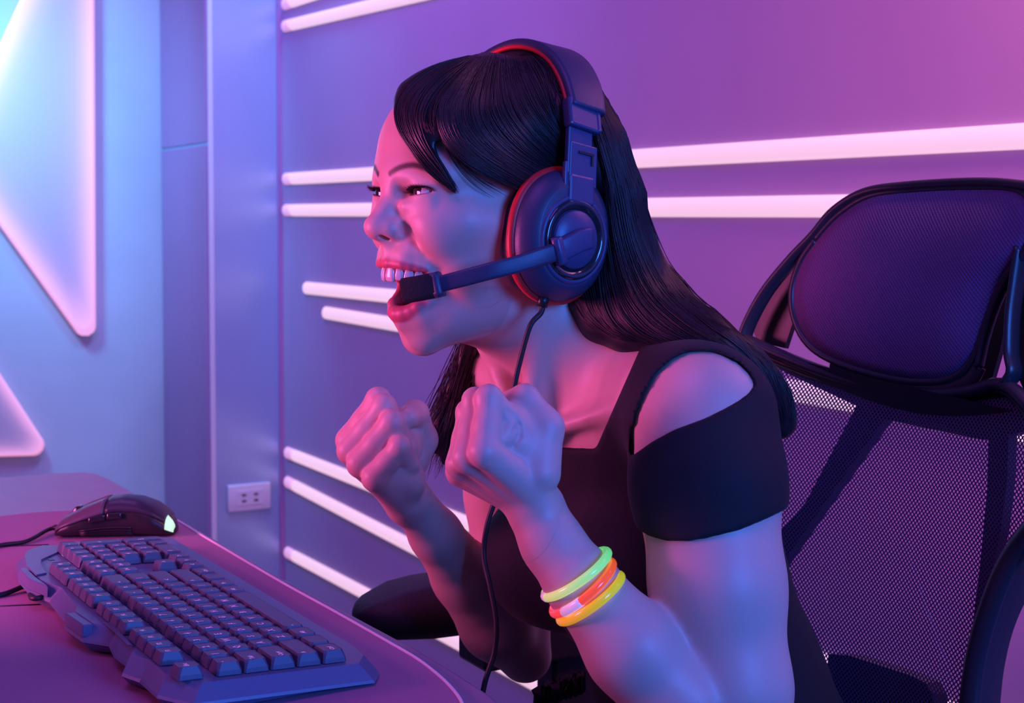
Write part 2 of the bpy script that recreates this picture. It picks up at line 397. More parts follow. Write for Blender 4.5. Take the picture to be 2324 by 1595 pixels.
# ------------------------------------------------------------------ keyboard
KU = 0.01905
K_U0, K_N0, K_ANG, K_TILT, K_H = -0.11044, 0.99232, 0.546959, 0.051654, 0.32983
kb_base = np.array([K_U0, K_N0, CAM[2] - K_H + 0.028])
KA = np.array([-math.sin(K_ANG), math.cos(K_ANG), 0.0]); KB = np.array([-math.cos(K_ANG) * math.cos(K_TILT), -math.sin(K_ANG) * math.cos(K_TILT), math.sin(K_TILT)])
KN = unit(np.cross(KA, KB)); KN = KN if KN[2] > 0 else -KN
kp = lambda a, b, z=0.0: kb_base + KA * (a * 0.982 + 0.30) * KU + KB * b * KU + KN * z
kbd = thing('keyboard', 'dark gaming keyboard with angular sides lying along the desk edge', 'keyboard', kp(11, 3, -0.02))
out = [(-0.75, -0.75), (-0.8, 6.1), (0.6, 6.9), (2.6, 6.9), (3.6, 7.25), (4.6, 6.75), (6.0, 6.85), (7.6, 6.6), (8.6, 7.35), (10.8, 7.5), (11.6, 7.25), (15.3, 7.0), (17.2, 7.45), (19.5, 7.35), (22.0, 6.9), (23.3, 6.6), (24.3, 5.6), (24.9, 3.6), (24.9, -0.9), (24.4, -1.6), (3.0, -1.55), (2.0, -1.6), (0.2, -1.4)]
zb = DZ + 0.006
def kb_ring(sc, z, desk=False):
    c = np.array([12.2, 2.9]); r = []
    for a, b in out:
        a2, b2 = c + (np.array([a, b]) - c) * 1.0
        a2 += sc * np.sign(a2 - c[0]) * min(1, abs(a2 - c[0]) / 8); b2 += sc * np.sign(b2 - c[1]) * min(1, abs(b2 - c[1]) / 2)
        p = kp(a2, b2, z)
        if desk: p[2] = zb
        r.append(p)
    return np.array(r)
rings = [kb_ring(-0.30, 0, True), kb_ring(0.0, -0.0215), kb_ring(-0.04, -0.0195), kb_ring(-0.46, -0.0092)]
V, F = loft(rings); case = fix_normals(mesh_np('case', V, F, M['plastic'], kbd, smooth=False))
# raised shoulder plates and the grooves along the far side
def kplate(name, pts, z0, z1, m=M['plastic'], bev=0.0008):
    return bm_obj(name, prism_bm([kp(a, b, z0) for a, b in pts], KN * (z1 - z0)), m, kbd, bevel=bev, seg=1)
kplate('side_plate', [(17.9, 6.5), (19.4, 6.45), (20.7, 6.15), (23.3, 4.0), (23.9, 5.3), (22.9, 6.25), (21.8, 6.6), (19.5, 7.0), (17.6, 7.05)], -0.0095, -0.0078)
kplate('side_plate', [(5.0, 6.45), (8.4, 6.25), (8.7, 6.6), (7.6, 6.45), (5.2, 6.6)], -0.0095, -0.0080)
kplate('wing', [(15.8, 7.0), (17.3, 7.12), (19.4, 7.05), (19.5, 7.36), (17.2, 7.46), (15.4, 7.05)], -0.018, -0.0088, M['plastic'])
kplate('wing', [(8.6, 6.95), (10.6, 7.1), (10.8, 7.5), (8.6, 7.35)], -0.018, -0.0088, M['plastic'])
kplate('foot', [(23.2, 6.0), (24.0, 6.0), (24.0, 4.8), (23.2, 4.8)], -0.0275, -0.017, M['black'])
kplate('foot', [(1.0, 6.0), (1.8, 6.0), (1.8, 4.8), (1.0, 4.8)], -0.0275, -0.017, M['black'])
kplate('foot', [(23.2, -0.6), (24.0, -0.6), (24.0, 0.6), (23.2, 0.6)], -0.0222, -0.016, M['black'])
kplate('foot', [(1.0, -0.6), (1.8, -0.6), (1.8, 0.6), (1.0, 0.6)], -0.0222, -0.016, M['black'])
for i in range(3): kplate('indicator', [(20.6 + i * 0.75, 5.75 - 0.03 * i), (20.95 + i * 0.75, 5.75 - .03 * i), (20.95 + i * 0.75, 5.5), (20.6 + i * 0.75, 5.5)], -0.0095, -0.0088, M['black'], 0)
kplate('led', [(21.35, 4.93), (21.62, 4.93), (21.62, 4.86), (21.35, 4.86)], -0.0095, -0.0090, M['glow_cyan'], 0)
key_cache = {}
def key_mesh(w, h):
    k = (w, h)
    if k in key_cache: return key_cache[k]
    W0, H0 = w * KU * 0.982 - 0.0012, h * KU - 0.0012; ins = 0.0019
    def rr(wd, ht, r, z, sh=0.0): return np.array([(x, y + sh, z) for x, y in rrect(wd, ht, r, 1)])
    rings = [rr(W0, H0, 0.0012, -0.0085), rr(W0 - 0.001, H0 - 0.001, 0.0012, -0.0055), rr(W0 - 2 * ins, H0 - 2 * ins, 0.0022, -0.0003, 0.0005), rr(W0 - 2 * ins - 0.002, H0 - 2 * ins - 0.002, 0.0018, -0.0006, 0.0005)]
    V, F = loft(rings); me = bpy.data.meshes.new('key'); me.from_pydata(V.tolist(), [], F); me.materials.append(M['key'])
    bm = bmesh.new(); bm.from_mesh(me); bmesh.ops.recalc_face_normals(bm, faces=bm.faces[:]); bm.to_mesh(me); bm.free()
    key_cache[k] = me; return me
txt_cache = {}
dg = bpy.context.evaluated_depsgraph_get
def text_mesh(s, size):
    k = (s, size)
    if k in txt_cache: return txt_cache[k]
    c = bpy.data.curves.new('legend', 'FONT'); c.body = s; c.size = size; c.align_x = 'LEFT'; c.align_y = 'CENTER'; c.resolution_u = 1; c.offset = 0.00022
    o = bpy.data.objects.new('legend_curve', c); COL.objects.link(o)
    me = bpy.data.meshes.new_from_object(o.evaluated_get(dg())); bpy.data.objects.remove(o); bpy.data.curves.remove(c)
    me.materials.clear(); me.materials.append(M['legend']); txt_cache[k] = me; return me
RK = Matrix(((KA[0], KB[0], KN[0]), (KA[1], KB[1], KN[1]), (KA[2], KB[2], KN[2]))).to_4x4()
def add_key(a, b, w=1.0, h=1.0, s=''):
    o = bpy.data.objects.new('key', key_mesh(w, h)); COL.objects.link(o)
    p = kp(a + w / 2, b + h / 2, 0); o.matrix_world = Matrix.Translation(Vector(p)) @ RK
    o.parent = kbd; o.matrix_parent_inverse = Matrix.Translation(-Vector(kbd.location))
    if s:
        big = len(s) == 1
        t = bpy.data.objects.new('legend', text_mesh(s, 0.0074 if big else 0.0050)); COL.objects.link(t)
        t.parent = o; t.location = (-w * KU / 2 + 0.0040, 0.0018 if len(s) < 4 else 0.0, -0.0002)
rows = [(0.0, [(1.25, 'Ctrl'), (1.25, ''), (1.25, 'Alt'), (6.25, '-'), (1.25, 'Alt'), (1.25, 'Fn'), (1.25, ''), (1.25, 'Ctrl')]),
        (1.0, [(2.25, '^')] + [(1, c) for c in 'ZXCVBNM,./'] + [(2.75, '^')]),
        (2.0, [(1.75, 'Caps')] + [(1, c) for c in "ASDFGHJKL;'"] + [(2.25, '<')]),
        (3.0, [(1.5, 'Tab')] + [(1, c) for c in 'QWERTYUIOP[]'] + [(1.5, '\\')]),
        (4.0, [(1, c) for c in '`1234567890-='] + [(2, '<-')])]
for b, ks in rows:
    a = 0.0
    for w, s in ks: add_key(a, b, w, 1.0, s); a += w
for a, s in [(0, 'Esc')] + [(2 + i, 'F%d' % (i + 1)) for i in range(4)] + [(6.5 + i, 'F%d' % (i + 5)) for i in range(4)] + [(11 + i, 'F%d' % (i + 9)) for i in range(4)] + [(15.25 + i, s) for i, s in enumerate(('PS', 'SL', 'PB'))]:
    add_key(a, 5.4, 1, 1, s)
for i, (r1, r2) in enumerate((('Ins', 'Del'), ('Hm', 'End'), ('Pu', 'Pd'))):
    add_key(15.25 + i, 4, 1, 1, r1); add_key(15.25 + i, 3, 1, 1, r2)
for a, b, s in ((15.25, 0, '<'), (16.25, 0, 'v'), (17.25, 0, '>'), (16.25, 1, '^')): add_key(a, b, 1, 1, s)
for i in range(3):
    for j in range(3): add_key(18.5 + i, 1 + j, 1, 1, str(1 + i + 3 * j))
for i, s in enumerate(('N', '/', '*', '-')): add_key(18.5 + i, 4, 1, 1, s)
add_key(18.5, 0, 2, 1, '0'); add_key(20.5, 0, 1, 1, '.'); add_key(21.5, 0, 1, 2, 'E'); add_key(21.5, 2, 1, 2, '+')
cb = [kp(16.1, 7.0, -0.020), kp(16.3, 7.5, -0.021), g(60, 1330, DZ + 0.009), g(0, 1350, DZ + 0.006), g(-120, 1368, DZ + 0.006), g(-500, 1400, DZ + 0.006), g(-1500, 1405, DZ + 0.006)]
tube('cable', spline(cb, 44), 0.0023, M['cable'], kbd, 8)

# ------------------------------------------------------------------ mouse
mf = g(128, 1216, DZ + 0.006); mr = g(392, 1214, DZ + 0.006)
md = unit(mr - mf); ML = np.linalg.norm(mr - mf); mw = np.cross(ZV, md); mw = mw / np.linalg.norm(mw)   # mw points away from the camera side
if mw[1] < 0: mw = -mw
mz = np.array([0, 0, 1.0]); m0 = np.array([mf[0], mf[1], DZ + 0.005]) + mw * 0.018
mouse = thing('mouse', 'dark ergonomic mouse with a green lit tail beyond the keyboard', 'mouse', m0 + md * ML / 2)
ts = [0.0, 0.04, 0.12, 0.25, 0.40, 0.55, 0.70, 0.83, 0.93, 0.985, 1.0]
hs = np.array([0.010, 0.0165, 0.0225, 0.0305, 0.0375, 0.0395, 0.0375, 0.031, 0.021, 0.012, 0.006]) * (ML / 0.125)
ws = np.array([0.026, 0.029, 0.031, 0.031, 0.029, 0.0285, 0.030, 0.031, 0.0285, 0.022, 0.013]) * (ML / 0.125)
def mring(t, k=28, lo=0.0, inset=0.0):
    h = np.interp(t, ts, hs) - inset; w = np.interp(t, ts, ws) - inset; r = []
    for i in range(k):
        a = 2 * math.pi * i / k; cx, sz = math.cos(a), math.sin(a)
        x = w * np.sign(cx) * abs(cx) ** 0.7; z = h * 0.45 + (h * 0.55 if sz > 0 else h * 0.45) * np.sign(sz) * abs(sz) ** 0.8
        r.append(m0 + md * ML * t + mw * x + mz * (z + lo))
    return np.array(r)
tt = np.linspace(0, 1, 40)
V, F = loft([mring(t) for t in tt]); fix_normals(mesh_np('shell', V, F, M['black'], mouse))
M['mousetop'] = mat('satin_mouse_top', (0.11, 0.08, 0.11), 0.36, bump=0.05, bscale=1500)
def mpatch(name, t0, t1, a0, a1, lift, m, n=18, k=12, th=0.002):
    """patch over the shell between two lengths and two angles (degrees, 0 = far side, 90 = up, 180 = camera side)"""
    rings = []
    for t in np.linspace(t0, t1, n):
        ro, ri = [], []
        for a in np.linspace(a0(t) if callable(a0) else a0, a1(t) if callable(a1) else a1, k):
            h = np.interp(t, ts, hs); w = np.interp(t, ts, ws); a = math.radians(a); cx, sz = math.cos(a), math.sin(a)
            x = np.sign(cx) * abs(cx) ** 0.7; z = np.sign(sz) * abs(sz) ** 0.8 * (0.55 if sz > 0 else 0.45)
            b = m0 + md * ML * t
            ro.append(b + mw * x * (w + lift) + mz * (h * 0.45 + z * (h + 2 * lift))); ri.append(b + mw * x * (w - th) + mz * (h * 0.45 + z * (h - 2 * th)))
        rings.append(np.array(ro + ri[::-1]))
    V, F = loft(rings); return fix_normals(mesh_np(name, V, F, m, mouse))
mpatch('left_button', 0.005, 0.42, 97, lambda t: 165 - 12 * t, 0.0022, M['mousetop'])
mpatch('right_button', 0.005, 0.42, 15, 83, 0.0022, M['mousetop'])
mpatch('palm_rest', 0.43, 0.95, 20, lambda t: 158 - 20 * (t - 0.43), 0.0015, mat('palm_rest_plastic', (0.03, 0.03, 0.05), 0.4))
mpatch('thumb_button', 0.30, 0.44, 163, 176, 0.0035, M['gloss'], 8, 5)
mpatch('thumb_button', 0.455, 0.58, 160, 174, 0.0035, M['gloss'], 8, 5)
for q in range(6): mpatch('grip_rib', 0.22, 0.66, 192 + q * 10, 196 + q * 10, 0.0012, M['black'], 8, 3)
mpatch('tail_light', 0.945, 0.998, 100, 178, 0.0022, M['glow_green'], 8, 14)
wc = m0 + md * ML * 0.17 + mz * (np.interp(0.17, ts, hs) - 0.0035)
tube('scroll_wheel', np.array([wc - mw * 0.004, wc - mw * 0.003, wc + mw * 0.003, wc + mw * 0.004]), np.array([0.007, 0.008, 0.008, 0.007]), M['gloss'], mouse, 18)
mc = [m0 + mz * 0.006 + md * 0.004, m0 - md * 0.012 + mz * 0.004, g(60, 1228, DZ + 0.0065), g(0, 1237, DZ + 0.0065), g(-140, 1262, DZ + 0.0065), g(-500, 1300, DZ + 0.0065), g(-1400, 1290, DZ + 0.0065)]
tube('cable', spline(mc, 44), np.r_[np.full(6, 0.0032), np.full(38, 0.0021)], M['cable'], mouse, 8)
# ------------------------------------------------------------------ signed-distance sculpting (units: mm, world axes)
f32 = np.float64
class Prim:
    def __init__(s, kind, op='u', k=5.0, fr=None, **a):
        s.kind, s.op, s.k, s.fr, s.a = kind, op, k, fr, a
        w = s.world
        if kind == 'ell':
            s.c = w(a['c']); s.R = float(max(a['r'])); Rm = a.get('rot'); B = np.eye(3) if fr is None else fr[0]
            s.M = (B if Rm is None else B @ Rm).astype(f32); s.r = np.asarray(a['r'], f32)
        elif kind == 'rc':
            s.pa, s.pb = w(a['a']), w(a['b']); s.r1, s.r2 = map(float, a['r'])
            s.c = (s.pa + s.pb) / 2; s.R = np.linalg.norm(s.pa - s.pb) / 2 + max(s.r1, s.r2)
        elif kind == 'fn':
            s.c = w(a['c']); s.R = a['R']
    def world(s, p):
        p = np.asarray(p, float)
        return p if s.fr is None else s.fr[0] @ p + s.fr[1]
    def d(s, P):
        if s.kind == 'ell':
            q = (P - s.c.astype(f32)) @ s.M
            k0 = np.sqrt(((q / s.r) ** 2).sum(1)); k1 = np.sqrt(((q / (s.r * s.r)) ** 2).sum(1))
            return k0 * (k0 - 1) / np.maximum(k1, 1e-6)
        if s.kind == 'rc':
            ba = s.pb - s.pa; l2 = ba @ ba; rr = s.r1 - s.r2; a2 = l2 - rr * rr; il2 = 1 / l2
            pa = P - s.pa.astype(f32); y = pa @ ba.astype(f32); z = y - l2
            x = pa * l2 - np.outer(y, ba).astype(f32); x2 = (x * x).sum(1); y2 = y * y * l2; z2 = z * z * l2
            k = np.sign(rr) * rr * rr * x2
            d = (np.sqrt(x2 * a2 * il2) + y * rr) * il2 - s.r1
            m1 = np.sign(z) * a2 * z2 > k; m2 = np.sign(y) * a2 * y2 < k
            d = np.where(m2, np.sqrt(x2 + y2) * il2 - s.r1, d); d = np.where(m1, np.sqrt(x2 + z2) * il2 - s.r2, d)
            return d
        q = P if s.fr is None else (P - s.fr[1].astype(f32)) @ s.fr[0].astype(f32)
        return s.a['f'](q)
def smin(a, b, k):
    if k <= 0: return np.minimum(a, b)
    h = np.maximum(k - np.abs(a - b), 0) / k
    return np.minimum(a, b) - h * h * k * 0.25
def smax(a, b, k): return -smin(-a, -b, k)
BIG = 60.0
class Group:
    def __init__(s, k=5.0, fr=None, op='u'): s.L, s.k, s.fr, s.op = [], k, fr, op
    def add(s, kind, op='u', k=None, fr='x', **a):
        p = Prim(kind, op, s.k if k is None else k, s.fr if isinstance(fr, str) else fr, **a); s.L.append(p); return p
    def ell(s, c, r, op='u', k=None, rot=None, **kw): return s.add('ell', op, k, c=c, r=r, rot=rot, **kw)
    def rc(s, a, b, r1, r2=None, op='u', k=None, **kw): return s.add('rc', op, k, a=a, b=b, r=(r1, r1 if r2 is None else r2), **kw)
    def chain(s, pts, rs, op='u', k=None, kin=None):
        """polyline of round cones, joined as one limb then merged"""
        g = Group(kin if kin is not None else 8.0, s.fr, op); g.kk = s.k if k is None else k
        for i in range(len(pts) - 1): g.rc(pts[i], pts[i + 1], rs[i], rs[i + 1], k=0 if i == 0 else None)
        s.L.append(g); return g
    def sub(s, g, op='u', k=None): g.op = op; g.kk = s.k if k is None else k; s.L.append(g); return g
    def d(s, P, bc=None, hd=None):
        d = np.full(len(P), BIG, f32)
        for p in s.L:
            k = p.kk if isinstance(p, Group) else p.k
            if isinstance(p, Group):
                e = p.d(P, bc, hd)
                if e is None: continue
            else:
                if bc is not None and np.linalg.norm(p.c - bc) > p.R + hd + k + 30: continue
                e = p.d(P)
            if p.op == 'u': d = smin(d, e, k)
            elif p.op == 's': d = smax(d, -e, k)
            else: d = smax(d, e, k)
        return d.astype(f32)
def extract(fn, lo, hi, h, keep=None, B=22):
    """surface nets over active blocks; fn(P, block_centre, half_diag) -> distance; world mm"""
    lo = np.asarray(lo, float); hi = np.asarray(hi, float); nb = np.ceil((hi - lo) / (h * B)).astype(int)
    bs = h * B; half = bs * math.sqrt(3) / 2
    I = np.stack(np.meshgrid(*[np.arange(n) for n in nb], indexing='ij'), -1).reshape(-1, 3)
    C = lo + (I + 0.5) * bs
    d0 = np.concatenate([fn(c.astype(f32), None, None) for c in np.array_split(C, max(1, len(C) // 20000))])
    act = I[np.abs(d0) < half * 2.3 + 4]
    n = B + 2; loc = np.stack(np.meshgrid(*[np.arange(n)] * 3, indexing='ij'), -1).reshape(-1, 3)
    G = nb * B + 4; Vs, Ks, Fs = [], [], []
    cells = np.stack(np.meshgrid(*[np.arange(n - 1)] * 3, indexing='ij'), -1)
    corners = [(i, j, k) for i in (0, 1) for j in (0, 1) for k in (0, 1)]
    edges = [(a, b) for a in range(8) for b in range(a + 1, 8) if sum(x != y for x, y in zip(corners[a], corners[b])) == 1]
    m = n - 1
    for ib in act:
        org = ib * B; P = (lo + (org + loc) * h).astype(f32)
        bc = lo + (ib + 0.5) * bs
        d = fn(P, bc, half + h * 2).reshape(n, n, n)
        if d.min() > 0 or d.max() < 0: continue
        cd_ = [d[i:i + m, j:j + m, k:k + m] for i, j, k in corners]
        neg = sum((c < 0).astype(np.int8) for c in cd_); mixed = (neg > 0) & (neg < 8)
        if not mixed.any(): continue
        sel = np.argwhere(mixed); vals = [c[mixed] for c in cd_]
        acc = np.zeros((len(sel), 3)); cnt = np.zeros(len(sel))
        for a, b in edges:
            va, vb = vals[a], vals[b]; cr = (va < 0) != (vb < 0); t = np.where(cr, va / np.where(cr, va - vb, 1), 0)
            ca, cb_ = np.array(corners[a]), np.array(corners[b])
            acc += np.where(cr[:, None], ca + (cb_ - ca) * t[:, None], 0); cnt += cr
        Vs.append(lo + (org + sel + acc / cnt[:, None]) * h)
        gi = org + sel; key = (gi[:, 0] * G[1] + gi[:, 1]) * G[2] + gi[:, 2]; Ks.append(key)
        kk = lambda q: ((org[0] + q[:, 0]) * G[1] + org[1] + q[:, 1]) * G[2] + org[2] + q[:, 2]
        for ax in range(3):
            a0 = [slice(1, n - 1)] * 3; a1 = list(a0); a1[ax] = slice(2, n)
            s0 = d[tuple(a0)] < 0; s1 = d[tuple(a1)] < 0; e = np.argwhere(s0 != s1) + 1
            if not len(e): continue
            fl = s0[tuple((e - 1).T)]; o1, o2 = [(1, 2), (2, 0), (0, 1)][ax]
            q = []
            for da, db in ((-1, -1), (0, -1), (0, 0), (-1, 0)):
                t = e.copy(); t[:, o1] += da; t[:, o2] += db; q.append(kk(t))
            q = np.stack(q, 1); q[~fl] = q[~fl][:, ::-1]; Fs.append(q)
    V = np.concatenate(Vs); K = np.concatenate(Ks); F = np.concatenate(Fs)
    K, ix = np.unique(K, return_index=True); V = V[ix]
    F = np.searchsorted(K, F); F = np.minimum(F, len(K) - 1)
    if keep is not None:
        F = F[keep(V[F].mean(1))]
    used = np.unique(F); rm = np.zeros(len(V), int); rm[used] = np.arange(len(used))
    return V[used], rm[F]
def relax(V, F, it=1, lam=0.5):
    for _ in range(it):
        s = np.zeros_like(V); c = np.zeros(len(V))
        for i in range(4):
            for j in ((i + 1) % 4, (i - 1) % 4):
                np.add.at(s, F[:, i], V[F[:, j]]); np.add.at(c, F[:, i], 1)
        V = V + lam * (s / np.maximum(c, 1)[:, None] - V)
    return V
def join(parts):
    V, F, o = [], [], 0
    for v, f in parts: V.append(v); F.append(f + o); o += len(v)
    return np.concatenate(V), np.concatenate(F)
# ------------------------------------------------------------------ the player: skeleton from joints, sculpted skin
RES = 1.1
YAW, HPIT = math.radians(35), math.radians(8)
F0 = np.array([-math.cos(YAW), -math.sin(YAW), 0]); HL = np.cross(ZV, F0)
HF = F0 * math.cos(HPIT) + ZV * math.sin(HPIT); HU = ZV * math.cos(HPIT) - F0 * math.sin(HPIT)
HO = np.array([-0.0215, 1.16, CAM[2] - 0.018])
HR = np.stack([HF, HL, HU], 1)                     # local (front, left, up) mm -> world
HFR = (HR, HO * 1000)
def hloc(p): return ((np.asarray(p) * 1000 if np.abs(p).max() < 20 else np.asarray(p)) - HO * 1000) @ HR
def hw_(q): return HO + HR @ np.asarray(q, float) / 1000
def mm(p): return np.asarray(p) * 1000

# ---- head (front, left, up), mm
head = Group(6, HFR)
E = head.ell; C = head.rc
E((4, 0, 56), (90, 70, 78), k=0)                       # cranium
E((44, 0, 60), (47.5, 54, 47), k=20)                     # forehead
E((34, 0, 4), (53, 55, 50), k=22)                      # mid face
E((40, 0, -31), (44.5, 30.5, 25), k=12)                    # muzzle
for s in (1, -1):
    C((83, s * 9, 35), (70, s * 41, 37), 8.5, 8, k=20)   # brow ridge
    E((60, s * 34, 1), (24, 20, 17), k=16)             # raised cheek
    E((20, s * 37, -20), (36, 19, 40), k=20)           # side of the face
    C((50, s * 49, 6), (8, s * 57, 4), 8, 7, k=22)     # cheekbone
    C((46, s * 9, -80), (0, s * 40, -53), 11, 11, k=18)  # jaw body, dropped open
    C((0, s * 40, -53), (2, s * 50, -6), 11, 11, k=22)     # jaw branch
    E((-6, s * 66, -4), (14, 5, 28), k=6)              # ear under the cups
E((46.5, 0, -84), (14, 17, 14), k=12)                    # chin
E((49.5, 0, -88), (9, 11, 8), k=8)
E((40, 0, -70), (24, 29, 15), k=12)
for s in (1, -1): E((36, s * 18, -56), (19, 15, 20), k=8)
E((18, 0, -64), (38, 40, 20), k=16)                    # mouth floor
# eye hollows and lids
EYE = {}
for s in (1, -1):
    ec = np.array([74.0, s * 29, 24.0]); EYE[s] = ec
    E((90, s * 19, 22), (8, 8, 7), 's', 9)
    E(tuple(ec + (0.3, 0, 0)), (13.0, 14.5, 13.0), k=5)
    C((86, s * 19, 12.5), (77, s * 38, 13.5), 4.4, 3.8, k=7)      # lower lid roll
    C((86, s * 18, 33), (77, s * 42, 33), 4.0, 3.4, k=8)          # upper lid fold
# nose
C((84, 0, 28), (93.5, 0, 6), 5.2, 6.8, k=11)
C((93.5, 0, 6), (98.6, 0, -5.0), 7.2, 8.6, k=7)
E((98.4, 0, -6.0), (9.2, 10.2, 8.2), k=6)
for s in (1, -1):
    E((90.0, s * 11.0, -6.5), (9.5, 6.6, 7.4), k=6)
    C((87.0, s * 17.5, -3), (85.5, s * 18.5, -10), 0.6, 0.6, 's', 5)   # wing crease
C((97, 0, -8.5), (88, 0, -13.5), 4.4, 5.2, k=6)
for s in (1, -1): E((94.5, s * 6.6, -12.6), (5.8, 3.2, 3.0), 's', 1.6)
# smile folds
for s in (1, -1):
    head.chain([(84, s * 22, -6), (79, s * 26, -15), (72, s * 30.5, -25), (63, s * 34.5, -34)], [0.6, 1.0, 1.1, 0.4], 's', 9, 6)
    E((63, s * 36, -9), (13, 11, 12), k=12)
# upper lip block and lower lip block
head.chain([(50, -26, -33), (66, -21, -29), (78, -14, -26), (82.0, 0, -25), (78, 14, -26), (66, 21, -29), (50, 26, -33)], [5, 5.4, 5.6, 5.4, 5.6, 5.4, 5], 'u', 12, 8)
head.chain([(52, -21, -57), (60, -14, -66), (65.0, 0, -70.5), (60, 14, -66), (52, 21, -57)], [4, 6.0, 7, 6.0, 4], 'u', 12, 8)
# open mouth
MW = 29.5
def mtop(l): return -33.0 - 2.4 * np.clip(np.abs(l) / MW, 0, 1.2) ** 2
def mbot(l): return -36.8 - 29.5 * np.sqrt(np.clip(1 - (l / MW) ** 2, 0.0, 1))
def mouth_f(q):
    l = q[:, 1]; u = q[:, 2]
    d = np.maximum(np.maximum(u - mtop(l), (mbot(l) - u) * 0.75), np.abs(l) - MW)
    return np.maximum(np.maximum(d, 36 - q[:, 0]), q[:, 0] - 130).astype(f32)
def front_F(L, U_):
    """front of the face at (left, up)"""
    f = np.arange(120.0, 30.0, -0.5); P = HO * 1000 + np.stack([f, np.full_like(f, L), np.full_like(f, U_)], 1) @ HR.T
    d = head.d(P); i = int(np.argmax(d < 0)); return f[i] + 0.5 * d[i] / max(1e-6, d[i - 1] - d[i])
lp = np.linspace(-1, 1, 15)
ULs = np.array([(0, l, mtop(l) + 1.3 - 0.9 * math.exp(-(l / 2.5) ** 2)) for l in lp * (MW - 0.5)])
LLs = np.array([(0, l, u) for l, u in ((MW * math.sin(t * math.pi / 2), -37.3 - 31.8 * math.cos(t * math.pi / 2)) for t in lp)])
URr, LRr = 1.3 + 2.0 * (1 - np.abs(lp) ** 3), 1.3 + 4.2 * (1 - np.abs(lp) ** 2.2)
for A_, r_ in ((ULs, URr), (LLs, LRr)):
    for p_, rr_ in zip(A_, r_): p_[0] = front_F(p_[1], p_[2]) - 0.30 * rr_
head.add('fn', 's', 3.0, f=mouth_f, c=(65, 0, -48), R=62)
head.chain(ULs, URr, 'u', 3.5, 2)
head.chain(LLs, LRr, 'u', 3.5, 2)
# eye openings (narrowed by the grin)
LIDROT = {}
EO = {s: np.array([83.0, s * 29, 23.4]) for s in (1, -1)}
for s in (1, -1):
    e1 = unit(np.array([-10.0, s * 28, 2.4])); e2 = unit(np.cross(np.array([0, 0, 1.0]), e1)); 
    if e2[0] < 0: e2 = -e2
    e3 = np.cross(e1, e2); e3 = e3 if e3[2] > 0 else -e3
    LIDROT[s] = np.stack([e1, e2, e3], 1)
    E(tuple(EO[s]), (14.2, 11, 2.8), 's', 1.0, LIDROT[s])

# ---- torso
SJ = at(1602, 962, 1.045); 
MS = SJ + 0.158 * UV_                                   # between the shoulder joints
LEAN = math.radians(20)
TU = ZV * math.cos(LEAN) + NV * math.sin(LEAN); TF = NV * math.cos(LEAN) - ZV * math.sin(LEAN); TL = -UV_
TR = np.stack([TF, TL, TU], 1); TFR = (TR, MS * 1000)
torso = Group(30, TFR)
torso.ell((-22, 0, -125), (88, 118, 170), k=0)
torso.ell((-35, 0, -60), (62, 130, 90), k=30)
torso.rc((-6, 120, 4), (-6, -120, 4), 40, 40, k=40)
torso.ell((-30, 0, -295), (92, 108, 150), k=40)
torso.ell((-45, 0, -430), (110, 145, 115), k=50)
for s in (1, -1):
    torso.ell((52, s * 58, -132), (52, 56, 56), k=30)
    torso.rc((-18, s * 34, 44), (-10, s * 120, 12), 26, 26, k=30)          # trapezius
    torso.rc((62, s * 12, -2), (12, s * 130, 24), 6, 7, k=9)               # collarbone
neck0, neck1 = np.array([-18.0, 0, -10.0]), hloc(MS + TR @ np.array([-8, 0, 55]) / 1000)
neck = Group(16, HFR)
neck.rc((-16, 0, -38), tuple(neck1), 50, 53, k=0)
for s in (1, -1):
    stern = hloc(MS + TR @ np.array([62, s * 10, 6]) / 1000)
    neck.rc((-22, s * 52, -40), tuple(stern), 11, 7.5, k=12)                # neck cords
neck.ell(tuple(hloc(MS + TR @ np.array([60, 0, 12]) / 1000)), (11, 9, 9), 's', 14)

# ---- arms
def P3(x, y, Y): return mm(at(x, y, Y))
upL = Group(10); foL = Group(10); upR = Group(10); foR = Group(10)
elL = P3(1668, 1745, 0.985)
upL.chain([P3(1596, 945, 1.05), P3(1606, 1100, 1.03), P3(1628, 1330, 1.005), P3(1660, 1560, 0.99), elL], [50, 50, 46, 40, 35], k=0, kin=12)
wrL = P3(1222, 1172, 1.0)
foL.chain([elL, P3(1545, 1595, 0.975), P3(1436, 1472, 0.975), P3(1318, 1322, 0.985), P3(1255, 1235, 0.995), wrL], [34, 33, 31.5, 23.4, 20.5, 20], k=0, kin=10)
shR = mm(SJ + 0.292 * UV_)
elR = P3(1192, 1488, 1.345)
upR.chain([shR, P3(1150, 1120, 1.35), P3(1160, 1300, 1.35), elR], [46, 38, 36, 24], k=0, kin=12)
wrR = P3(936, 1138, 1.225)
foR.chain([elR, P3(1128, 1412, 1.325), P3(1055, 1305, 1.295), P3(988, 1212, 1.255), wrR], [23, 34, 29, 21.5, 18.5], k=0, kin=10)
